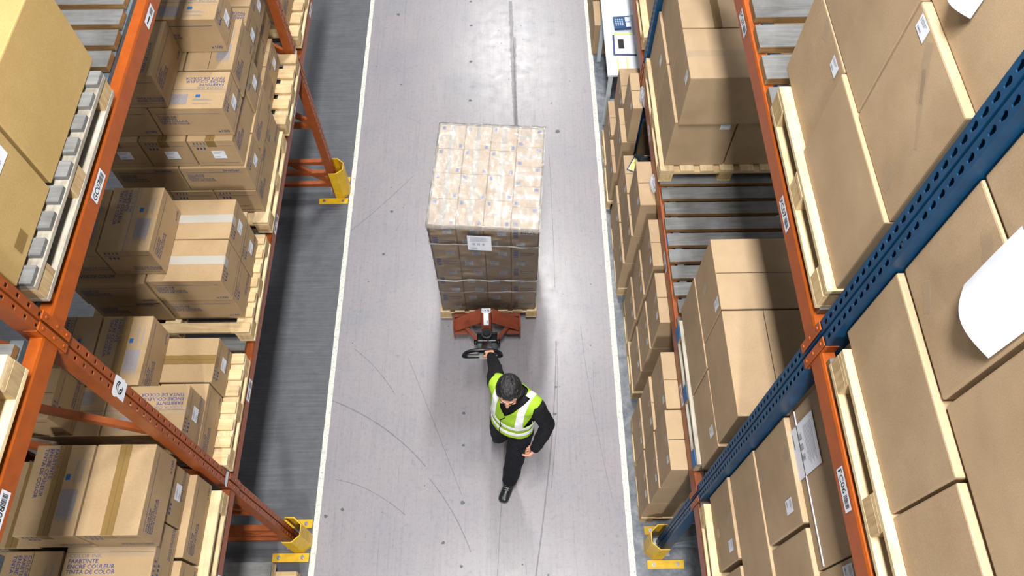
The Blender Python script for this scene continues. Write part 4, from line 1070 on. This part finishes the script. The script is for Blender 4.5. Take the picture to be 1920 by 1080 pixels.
# ------------------------------------------------------------------ person
def ell_pts(c, r, rot=None, n=10):
    c = Vector(c); rot = rot or Matrix.Identity(3); P = []
    for i in range(n+1):
        th = PI*i/n
        for j in range(2*n if 0 < i < n else 1):
            ph = PI*j/n; P.append(c+rot @ Vector((r[0]*math.sin(th)*math.cos(ph), r[1]*math.sin(th)*math.sin(ph), r[2]*math.cos(th))))
    return P
def hull(bm, *ells):
    tmp = bmesh.new()
    for e in ells:
        for p in ell_pts(*e): tmp.verts.new(p)
    bmesh.ops.convex_hull(tmp, input=tmp.verts)
    for v in [v for v in tmp.verts if not v.link_faces]: tmp.verts.remove(v)
    me = bpy.data.meshes.new('h'); tmp.to_mesh(me); tmp.free(); bm.from_mesh(me); bpy.data.meshes.remove(me)
def S(c, r): return (c, (r, r, r))
def limb(bm, *cr):
    for (a, ra), (b, rb) in zip(cr, cr[1:]): hull(bm, S(a, ra), S(b, rb))
def remesh(bm, voxel, smooth_it=2, name='body', disp=None):
    me = bpy.data.meshes.new('tmp'); bm.to_mesh(me); bm.free()
    o = bpy.data.objects.new('tmp', me); COL.objects.link(o)
    m = o.modifiers.new('r', 'REMESH'); m.mode = 'VOXEL'; m.voxel_size = voxel
    if smooth_it: s = o.modifiers.new('s', 'SMOOTH'); s.iterations = smooth_it; s.factor = .5
    dg = bpy.context.evaluated_depsgraph_get(); me2 = bpy.data.meshes.new_from_object(o.evaluated_get(dg)); me2.name = name
    bpy.data.objects.remove(o); bpy.data.meshes.remove(me)
    if disp:
        ns = [v.normal.copy() for v in me2.vertices]
        for v, nn in zip(me2.vertices, ns): v.co += nn*disp(v.co)
    for p in me2.polygons: p.use_smooth = True
    return me2
V = Vector
pel = V((-.02, 1.955, .90)); nk = V((.012, 2.005, 1.415)); U = (nk-pel).normalized()
Ls = V((.836, -.548, 0)); Ls = (Ls-U*Ls.dot(U)).normalized(); F = Ls.cross(U)          # person's left, person's front
if F.y > 0: F = -F
RT = Matrix((Ls, F, U)).transposed()
def tp(s, f, h): return pel+Ls*s+F*f+U*h
shR, shL = tp(-.165, -.005, .475), tp(.165, -.005, .465)
hdR = GC+V((.05, .0, .0)); elR = None
wrR = hdR+V((.022, -.040, .075)); elR = shR.lerp(wrR, .5)+V((.012, .015, -.035))
elL, wrL = V((.238, 1.865, 1.115)), V((.150, 1.765, .895))
hipR, hipL = tp(-.085, 0, .0), tp(.085, 0, -.005)
knR, anR, toeR = V((-.115, 2.02, .47)), V((-.13, 2.24, .145)), V((-.145, 2.115, .030))
knL, anL, toeL = V((.000, 1.815, .485)), V((-.035, 1.765, .085)), V((-.092, 1.625, .035))
HC = V((-.035, 1.945, 1.565))                                                    # head centre
hf = V((-.12, -1, -.20)).normalized(); hs = V((1, -.10, 0)); hs = (hs-hf*hs.dot(hf)).normalized(); hu = hs.cross(hf); hu = hu if hu.z > 0 else -hu
RH = Matrix((hs, hf, hu)).transposed()
def hp(s, f, u): return HC+hs*s+hf*f+hu*u
body = bmesh.new()
# cranium, face, jaw, neck
hull(body, (hp(0, -.012, .030), (.073, .088, .078), RH), (hp(0, .020, .0), (.066, .070, .070), RH))
hull(body, (hp(0, .025, .0), (.062, .066, .055), RH), (hp(0, .052, -.085), (.030, .026, .024), RH), (hp(0, .01, -.065), (.055, .05, .03), RH))
hull(body, (hp(0, .088, .018), (.009, .007, .008), RH), (hp(0, .100, -.020), (.011, .010, .009), RH), (hp(0, .082, -.022), (.017, .010, .008), RH))   # nose
for s in (-1, 1):
    hull(body, (hp(s*.03, .079, .027), (.024, .010, .008), RH))                                          # brow ridge
    hull(body, (hp(s*.034, .066, -.012), (.022, .016, .018), RH))                                         # cheek
    hull(body, (hp(s*.076, -.008, -.008), (.008, .020, .032), RH), (hp(s*.070, .0, -.02), (.008, .012, .018), RH))   # ear
hull(body, (hp(0, .084, -.048), (.022, .009, .006), RH)); hull(body, (hp(0, .082, -.058), (.020, .009, .006), RH))
limb(body, (hp(0, -.015, -.05), .052), (nk, .055), (tp(0, 0, .46), .07))
# torso and limbs under the clothes
hull(body, (tp(0, 0, .0), (.135, .085, .08), RT), (tp(0, 0, .14), (.125, .085, .06), RT)); hull(body, (tp(0, 0, .14), (.125, .085, .06), RT), (tp(0, .0, .36), (.14, .09, .08), RT))
hull(body, (tp(0, 0, .36), (.14, .09, .08), RT), (shL, (.035, .035, .035)), (shR, (.035, .035, .035)))
limb(body, (shR, .042), (elR, .034), (wrR, .024), (hdR, .02)); limb(body, (shL, .042), (elL, .034), (wrL, .024))
limb(body, (hipR, .075), (knR, .05), (anR, .035)); limb(body, (hipL, .075), (knL, .05), (anL, .035))
hull(body, S(anR, .032), S(toeR, .018)); hull(body, S(anL, .030), S(toeL, .012))
def hand(bm, wr, d, side, palm, curl, fing=(.036, .042, .040, .032), base=.085, thumb=1):
    """d: direction wrist->knuckles, side: towards the index finger, palm: palm normal (fingers curl to it)"""
    d = d.normalized(); side = (side-d*side.dot(d)).normalized(); palm = (palm-d*palm.dot(d)-side*palm.dot(side)).normalized()
    mid = wr+d*base*.5
    hull(bm, (wr, (.020, .020, .020)), (wr+d*base+side*.026, (.010, .010, .010)), (wr+d*base-side*.026, (.009, .009, .009)), (wr+d*.03+side*.020, (.013, .013, .013)))
    for k, (off, L) in enumerate(zip((.029, .010, -.010, -.028), fing)):
        p = wr+d*(base-.002*k*k)+side*off; a = 0; dd = d
        rr = .0088 if k < 3 else .0078; spread = side*(off*.12)
        for seg in range(3):
            a += curl[seg]; dd = (d*math.cos(a)+palm*math.sin(a)+spread).normalized()
            q = p+dd*L*(1, .68, .55)[seg]; r1, r2 = rr*(1-.07*seg), rr*(1-.07*(seg+1))
            hull(bm, (p, (r1,)*3), (q, (r2,)*3)); p = q
    t0 = wr+d*.022+side*.022; t1 = t0+(d*.55+side*.60+palm*.45*thumb).normalized()*.036; t2 = t1+(d*.75+side*.05+palm*.7*thumb).normalized()*.030; t3 = t2+(d*.6-side*.25+palm*.8*thumb).normalized()*.022
    for a, b, r1, r2 in ((t0, t1, .013, .0105), (t1, t2, .0105, .0095), (t2, t3, .0095, .0078)): hull(bm, (a, (r1,)*3), (b, (r2,)*3))
# right hand closed round the grip bar (bar runs along x)
gd = (hdR-wrR).normalized()
hand(body, wrR+gd*.004, gd*.6+up_*.35, V((-1, 0, 0)), hd*-1.0-up_*.9, (1.0, 1.25, .9), base=.070)
hand(body, wrL, V((-.30, -.16, -.55)), V((-.25, -.8, .1)), V((-.9, .25, .5)), (1.25, 1.45, .9), base=.070, fing=(.031, .035, .033, .027))
skin, nt, b = new_mat('skin'); n1 = noise_tex(nt, s=30, detail=4)
nt.links.new(ramp(nt, n1, [(.3, srgb(196, 142, 118)), (.7, srgb(214, 164, 140))]), b.inputs['Base Color']); b.inputs['Roughness'].default_value = .5
b.inputs['Subsurface Weight'].default_value = .08; b.inputs['Subsurface Radius'].default_value = (.02, .008, .004)
person = link(remesh(body, .0033, 2, 'person'), 'person', (skin,))
tag(person, 'person in a lime vest and black clothes walking while pulling the pallet truck', 'person')
def fold(sc, amp): return lambda c: amp*noise.noise(V((c.x*sc, c.y*sc, c.z*sc*.6)))+amp*.6*noise.noise(V((c.x*sc*2.3, c.y*sc*2.3, c.z*sc*2)))
black = simple('black_fleece', srgb(21, 21, 25), .9, spec=.2, nscale=60, c2=srgb(31, 31, 36), bumpy=.3)
tr_m = simple('black_trousers', srgb(17, 19, 25), .85, spec=.2, nscale=40, c2=srgb(27, 29, 37), bumpy=.3)
jb = bmesh.new()
TOR = [(0.0, .158, .112, .05), (.14, .150, .108, .05), (.30, .165, .118, .05), (.42, .165, .105, .045)]
def torso(bm, g, lo=0):
    L = [(tp(0, 0, h), (a+g, c+g, e), RT) for h, a, c, e in TOR][lo:]
    for p, q in zip(L, L[1:]): hull(bm, p, q)
    hull(bm, L[-1], S(shL-Ls*.015, .052+g), S(shR+Ls*.015, .052+g), (tp(0, -.005, .50), (.075+g*.5, .062+g*.5, .02), RT))
torso(jb, .0)
limb(jb, (shR, .064), (elR, .055), (wrR+gd*.0, .040)); limb(jb, (shL, .066), (elL+V((0, 0, 0)), .057), (wrL, .041))
hull(jb, (tp(0, 0, .50), (.070, .066, .02), RT), (tp(0, .012, .545), (.066, .064, .012), RT))       # collar
jacket = link(remesh(jb, .005, 3, 'jacket', fold(11, .007)), 'jacket', (black,), parent=person); jacket['label'] = 'black fleece jacket'
tb = bmesh.new()
hull(tb, (tp(0, 0, .05), (.152, .105, .05), RT), (hipL+V((0, 0, -.05)), (.085,)*3), (hipR+V((0, 0, -.05)), (.085,)*3))
limb(tb, (hipL, .095), (knL, .074), (anL+V((-.004, -.008, .035)), .066)); limb(tb, (hipR, .095), (knR, .074), (anR+V((0, .01, .02)), .062))
hull(tb, S(anL+V((-.008, -.016, .030)), .058), S(anL+V((.0, .01, .05)), .060))
trousers = link(remesh(tb, .005, 3, 'trousers', fold(13, .006)), 'trousers', (tr_m,), parent=person); trousers['label'] = 'loose black work trousers'
shoe_m = simple('black_leather', srgb(24, 25, 28), .35, spec=.6)
for an_, to_, lift in ((anL, toeL, 0), (anR, toeR, 1)):
    sb = bmesh.new(); d = (to_-an_); dz = d.copy(); 
    if not lift: d.z = 0
    d.normalize(); w = d.cross(V((0, 0, 1))).normalized(); heel = an_-d*.035
    if not lift:
        heel.z = .042
        hull(sb, S(heel, .040), S(V((an_.x, an_.y, .045))+d*.03, .042), S(to_+d*.012+V((0, 0, .002))+w*.010, .034), S(to_+d*.012+V((0, 0, .002))-w*.010, .033), S(to_-d*.04+V((0, 0, .008)), .043))
        hull(sb, S(an_+V((0, 0, .02)), .052), S(V((an_.x, an_.y, .055))+d*.055, .046))
    else:
        hull(sb, S(an_+V((0, .02, -.015)), .042), S(to_+V((0, 0, .012))+w*.012, .036), S(to_+V((0, 0, .012))-w*.012, .036)); hull(sb, S(an_, .048), S(an_+V((0, .01, -.02)), .045))
    me = remesh(sb, .004, 3, 'shoe')
    for v in me.vertices: v.co.z = max(v.co.z, .004)
    sh = link(me, 'shoe', (shoe_m,), parent=person); sh['label'] = 'black lace-up work shoe'
    if not lift:
        bm = bmesh.new()
        for k in range(3):
            c = V((an_.x, an_.y, .1005-.0065*k))+d*(.066+.017*k); up_s = V((0, 0, 1))
            a, b2 = c-w*.022+V((0, 0, -.004)), c+w*.022+V((0, 0, -.004)); cyl(bm, a, c+V((0, 0, .003)), .003, n=8); cyl(bm, c+V((0, 0, .003)), b2+d*.008, .003, n=8)
        q = link(bm_mesh(bm), 'laces', (M['steel'],), parent=sh); q['label'] = 'pale grey laces'
# vest
vb = bmesh.new(); torso(vb, .016)
vm = remesh(vb, .0045, 5, 'vest', fold(9, .004))
bm = bmesh.new(); bm.from_mesh(vm); bpy.data.meshes.remove(vm)
def loc(c): q = c-pel; return q.dot(Ls), q.dot(F), q.dot(U)
def cut(co, no): bmesh.ops.bisect_plane(bm, geom=bm.verts[:]+bm.edges[:]+bm.faces[:], dist=1e-5, plane_co=co, plane_no=no)
HEM = .045
cut(pel, F)
cut(tp(0, 0, HEM), U)
for s in (-1, 1):
    cut(tp(s*.180, 0, .45), (Ls*s-U*.22).normalized())
    cut(tp(0, 0, .345), (Ls*s*.62-U*.38).normalized())                                # V neck edges
for h in (.085, .125, .185, .225, .236): cut(tp(0, 0, h), U)
for s in (-1, 1):
    for w in (.082, .130): cut(tp(s*w, 0, 0), Ls)
def vkeep(c):
    s, f, h = loc(c)
    if h < HEM: return False
    if h > .236 and abs(s)-.180+.22*(.45-h) > 0: return False
    if f > 0 and (h-.345)*.38 > abs(s)*.62: return False
    if h > .455 and (s/.078)**2+((f+.01)/.085)**2 < 1: return False
    return True
dele = [f for f in bm.faces if not vkeep(f.calc_center_median())]
bmesh.ops.delete(bm, geom=dele, context='FACES')
ref = []
for f in bm.faces:
    s, ff, h = loc(f.calc_center_median())
    band = .085 < h < .125 or .185 < h < .225
    strap_ = .082 < abs(s) < .130 and h > .225
    if band or strap_: ref.append(f)
rb = bmesh.new(); vmap = {}
for f in ref:
    vs = []
    for v in f.verts:
        if v not in vmap: vmap[v] = rb.verts.new(v.co+v.normal*.0022)
        vs.append(vmap[v])
    nf = rb.faces.new(vs); nf.smooth = True
lime, nt, b = new_mat('lime_fabric'); n1 = noise_tex(nt, s=70, detail=3)
nt.links.new(ramp(nt, n1, [(.3, srgb(146, 186, 34)), (.7, srgb(158, 198, 46))]), b.inputs['Base Color']); b.inputs['Roughness'].default_value = .75
refl, nt, b = new_mat('reflective_tape'); n1 = noise_tex(nt, s=16, detail=3)
nt.links.new(ramp(nt, n1, [(.3, srgb(226, 228, 236)), (.6, srgb(250, 250, 252))]), b.inputs['Base Color']); b.inputs['Roughness'].default_value = .35
vest = link(bm_mesh(bm, 'vest', True), 'safety_vest', (lime,), parent=person); vest['label'] = 'lime yellow high-visibility vest'
sm = vest.modifiers.new('t', 'SOLIDIFY'); sm.thickness = .003; sm.offset = 1
q = link(bm_mesh(rb, 'reflective_strips', True), 'reflective_strips', (refl,), parent=vest); q['label'] = 'silver reflective strips'
sm = q.modifiers.new('t', 'SOLIDIFY'); sm.thickness = .0025; sm.offset = 1
# front opening seam
from mathutils.bvhtree import BVHTree
bt = BVHTree.FromPolygons([v.co[:] for v in vest.data.vertices], [tuple(p.vertices) for p in vest.data.polygons])
bm = bmesh.new(); zz = []
for k in range(22):
    h = HEM+.003+(.335-HEM)*k/21; s_ = -.028-.006*math.sin(k*.5)+.028*max(0, (k-14)/7)
    hit = bt.ray_cast(tp(s_, .5, h), -F)
    if hit[0]: zz.append(hit[0]+F*.003)
tube(bm, zz, .004, 8); q = link(bm_mesh(bm), 'vest_opening', (black,), parent=vest); q['label'] = 'dark front opening edge'
# hair
hb_ = bmesh.new(); rr = random.Random(5)
hull(hb_, (hp(0, -.018, .036), (.076, .088, .074), RH), (hp(0, -.035, .0), (.075, .073, .06), RH))
hull(hb_, (hp(0, .028, .066), (.056, .040, .036), RH), (hp(0, -.02, .05), (.075, .078, .064), RH))
for s in (-1, 1): hull(hb_, (hp(s*.070, -.012, .015), (.010, .030, .030), RH))
for k in range(620):
    th = math.acos(rr.uniform(-.15, 1)); ph = rr.uniform(0, 2*PI)
    n_ = V((math.sin(th)*math.cos(ph), math.sin(th)*math.sin(ph), math.cos(th)))
    if n_.y > .45 and n_.z < .52: continue
    flow = V((.35*math.sin(n_.x*9+n_.z*5), 1, -.25))+V((rr.uniform(-.5, .5), rr.uniform(-.5, .5), rr.uniform(-.3, .3))); flow = (flow-n_*flow.dot(n_)).normalized()
    pts = []
    for q in range(4):
        m_ = (n_+flow*(q-1)*.16).normalized(); lift = 1.0+.05*math.sin(q*PI/3)+rr.uniform(0, .03)
        pts.append(hp(m_.x*.080*lift, -.016+m_.y*.091*lift, .034+m_.z*.082*lift))
    for a_, b_, r1, r2 in zip(pts, pts[1:], (.0045, .006, .0052), (.006, .0052, .0035)): hull(hb_, (a_, (r1,)*3, None, 4), (b_, (r2,)*3, None, 4))
hair_m, nt, b = new_mat('black_hair'); n1 = noise_tex(nt, scale=(1, 1, 1), s=90, detail=3, dist=2)
nt.links.new(ramp(nt, n1, [(.3, srgb(14, 13, 15)), (.7, srgb(34, 32, 36))]), b.inputs['Base Color']); b.inputs['Roughness'].default_value = .42; bump(nt, b, n1, .8, .004)
hr = link(remesh(hb_, .0026, 1, 'hair'), 'hair', (hair_m,), parent=person); hr['label'] = 'short tousled black hair'
bm = bmesh.new()
for s in (-1, 1):
    pts = [hp(s*(.014+.032*k/5), .089-.016*(k/5)**2, .030+.006*math.sin(k/5*PI)) for k in range(6)]
    tube(bm, pts, [.003, .004, .004, .0035, .003, .002], 8)
link(bm_mesh(bm), 'eyebrows', (hair_m,), parent=person)
for s in (-1, 1):
    bm = bmesh.new()
    for p in ell_pts(hp(s*.031, .078, .008), (.012, .008, .007), RH, 8): bm.verts.new(p)
    bmesh.ops.convex_hull(bm, input=bm.verts); link(bm_mesh(bm, 'eye', True), 'eye', (simple('eye_dark', srgb(60, 44, 38), .3),), parent=person)

# ------------------------------------------------------------------ desk and small things
M['desk'] = simple('white_laminate', srgb(226, 232, 240), .35); M['leg'] = simple('pale_grey_steel', srgb(188, 200, 208), .4)
dk = empty('desk', (1.45, 6.5, 0)); tag(dk, 'white work table at the end of the carton row', 'desk')
bm = bmesh.new(); box(bm, .965-1.45, 2.0-1.45, 5.572-6.5, 7.75-6.5, .722, .75, 0, .002); link(bm_mesh(bm), 'table_top', (M['desk'],), parent=dk)
for (x, y) in ((1.0, 5.60), (1.96, 5.60), (1.0, 6.52), (1.96, 6.52), (1.0, 7.70), (1.96, 7.70)):
    bm = bmesh.new(); box(bm, x-1.45-.02, x-1.45+.02, y-6.5-.02, y-6.5+.02, 0, .722); link(bm_mesh(bm), 'leg', (M['leg'],), parent=dk)
for y in (5.60, 6.52, 7.70):
    bm = bmesh.new(); box(bm, 1.0-1.45, 1.96-1.45, y-6.5-.015, y-6.5+.015, .32, .36); link(bm_mesh(bm), 'cross_bar', (M['leg'],), parent=dk)
def flat_item(name, x, y, w, h, z, t, mat, label, cat, rz=0, bev=.002):
    bm = bmesh.new(); box(bm, -w/2, w/2, -h/2, h/2, 0, t, 0, bev if t > .004 else 0, 2)
    o = link(bm_mesh(bm), name, (mat,), loc=(x, y, z)); o.rotation_euler = (0, 0, rz); tag(o, label, cat); return o
M['navy'] = simple('navy_plastic', srgb(20, 44, 104), .4); M['hl'] = simple('yellow_highlight', srgb(214, 220, 110), .7)
M['dblue'] = simple('blue_keypad_case', srgb(24, 62, 106), .35)
tray = flat_item('document_pouch', 1.16, 6.22, .25, .36, .7505, .004, tape_mat('clear_pouch', srgb(216, 222, 236), .6, .12), 'clear plastic pouch lying on the white table under the keypad device', 'pouch')
dev = flat_item('keypad_terminal', 1.155, 6.265, .17, .17, .755, .028, M['dblue'], 'dark blue keypad device with white paper slip on the white table', 'terminal', .05, .006)
bm = bmesh.new()
for i in range(4):
    for j in range(4): box(bm, -.07+i*.022, -.056+i*.022, -.05+j*.026, -.034+j*.026, .028, .032)
link(bm_mesh(bm), 'keys', (simple('pale_keys', srgb(150, 176, 206), .5),), parent=dev)
for k in (0, 1):
    bm = bmesh.new(); box(bm, .035, .085, -.07+k*.075, -.01+k*.075, .028, .031); link(bm_mesh(bm), 'paper_slip', (M['paper'],), parent=dev)
cb = flat_item('folder', 1.16, 5.97, .235, .28, .7505, .006, M['navy'], 'navy edged folder with white sheet on the white table', 'folder', -.03)
bm = bmesh.new(); box(bm, -.098, .1175, -.125, .14, .006, .0075); link(bm_mesh(bm), 'sheet', (M['paper'],), parent=cb)
ph_ = flat_item('mobile_phone', 1.125, 5.98, .058, .125, .7585, .009, M['black_pl'], 'black mobile phone lying on the white sheet of the folder', 'phone', 0, .003)
for i, (x, y) in enumerate(((1.11, 5.70), (1.20, 5.70))):
    p = flat_item('printed_form', x, y, .088, .22, .7503+.0, .001, M['paper'], f"printed form with yellow stripe on the white table, {('nearer the aisle', 'nearer the rack')[i]}", 'paper')
    bm = bmesh.new(); rect(bm, (0, 0, .0015), (1, 0, 0), (0, 1, 0), -.04, -.026, -.1, .1, 0); link(bm_mesh(bm), 'stripe', (M['hl'],), parent=p)
p = flat_item('printed_form', 1.16, 6.128+.0, .2, .02, .7555, .0008, M['hl'], 'yellow striped strip of paper between folder and keypad pouch', 'paper')
# things on the low carton stack
zc = 1.026
fp = flat_item('paper_wallet', 1.10, 4.24, .13, .17, zc, .004, M['navy'], 'blue bordered yellow paper card on a floor carton', 'card', -.5)
bm = bmesh.new(); box(bm, -.055, .055, -.075, .075, .004, .005); link(bm_mesh(bm), 'card_face', (simple('pale_yellow_card', srgb(214, 212, 130), .6),), parent=fp)
cb_ = bmesh.new(); rr = random.Random(3)
for k in range(26):
    c = V((1.20+rr.uniform(-.085, .09), 4.22+rr.uniform(-.07, .07), zc+.03+rr.uniform(0, .035))); hull(cb_, (c, (.03, .022, .012)), (c+V((rr.uniform(-.05, .05), rr.uniform(-.04, .04), 0)), (.02, .02, .02)))
me = remesh(cb_, .005, 3, 'cloth', fold(25, .008))
for v in me.vertices: v.co.z = max(v.co.z, zc+.002)
c_ = link(me, 'cloth', (simple('black_cloth', srgb(22, 24, 34), .9),)); tag(c_, 'crumpled black cloth lying on the low floor carton stack', 'cloth')
def bag(x, y, z, sx, sy, sz, label, seed):
    bm = bmesh.new(); bmesh.ops.create_icosphere(bm, subdivisions=4, radius=1)
    for v in bm.verts:
        n_ = noise.noise(v.co*1.7+V((seed, 0, 0)))*.45+noise.noise(v.co*4+V((0, seed, 0)))*.22
        v.co = V((v.co.x*sx, v.co.y*sy, v.co.z*sz))*(1+n_)
        v.co.z = max(v.co.z, -sz*.85)
    o = link(bm_mesh(bm, 'bag', True), 'plastic_film', (M['bag'],), loc=(x, y, z)); tag(o, label, 'plastic film')
M['bag'] = tape_mat('crumpled_film', srgb(206, 212, 224), .38, .18)
bag(1.135, 3.68, 1.516, .045, .085, .05, 'crumpled clear plastic film on a floor carton under the lower blue-rack beam', 2)
bag(1.13, 4.60, 1.518, .04, .10, .055, 'hanging wad of whitish plastic film beside the far blue post', 6)

# ------------------------------------------------------------------ camera
cam = bpy.data.cameras.new('camera'); co = bpy.data.objects.new('camera', cam); COL.objects.link(co); scn.camera = co
cam.sensor_width = 36; cam.lens = 36*1472.937/1920; cam.clip_end = 200
Rm = Matrix(((0.99991193,0.01324768,0.00079812),(-0.01119747,0.87439077,-0.48509318),(-0.00712423,0.48504152,0.87446210)))
co.matrix_world = Matrix.Translation((0, 0, 6.5)) @ Rm.to_4x4()

# ------------------------------------------------------------------ light: rows of high bay lamps, hall daylight
def lamp(x, y, w, l, e, z=8.8, col=(1, .985, .95)):
    L = bpy.data.lights.new('high_bay_light', 'AREA'); L.shape = 'RECTANGLE'; L.size = w; L.size_y = l; L.energy = e; L.color = col
    o = bpy.data.objects.new('high_bay_light', L); o.location = (x, y, z); COL.objects.link(o)
for y, e in ((-5.6, 1700), (.9, 830), (8.1, 860), (15.3, 860)):
    lamp(-.04, y, .5, 2.2, e)
lamp(.935, 7.9, .8, .9, 85); lamp(1.10, 14.7, .9, 1.1, 130)
w = bpy.data.worlds.new('hall'); scn.world = w; w.use_nodes = True
nt = w.node_tree; tc = node(nt, 'ShaderNodeTexCoord'); sp = node(nt, 'ShaderNodeSeparateXYZ'); nt.links.new(tc.outputs['Generated'], sp.inputs[0])
cr = ramp(nt, sp.outputs[2], [(.0, (.10, .105, .115, 1)), (.35, (.42, .44, .47, 1)), (.9, (.95, .97, 1.0, 1))])
nt.links.new(cr, nt.nodes['Background'].inputs[0]); nt.nodes['Background'].inputs[1].default_value = .40
vs = scn.view_settings; vs.view_transform = 'Standard'; vs.look = 'None'; vs.gamma = 1; vs.use_curve_mapping = False; vs.exposure = -.47
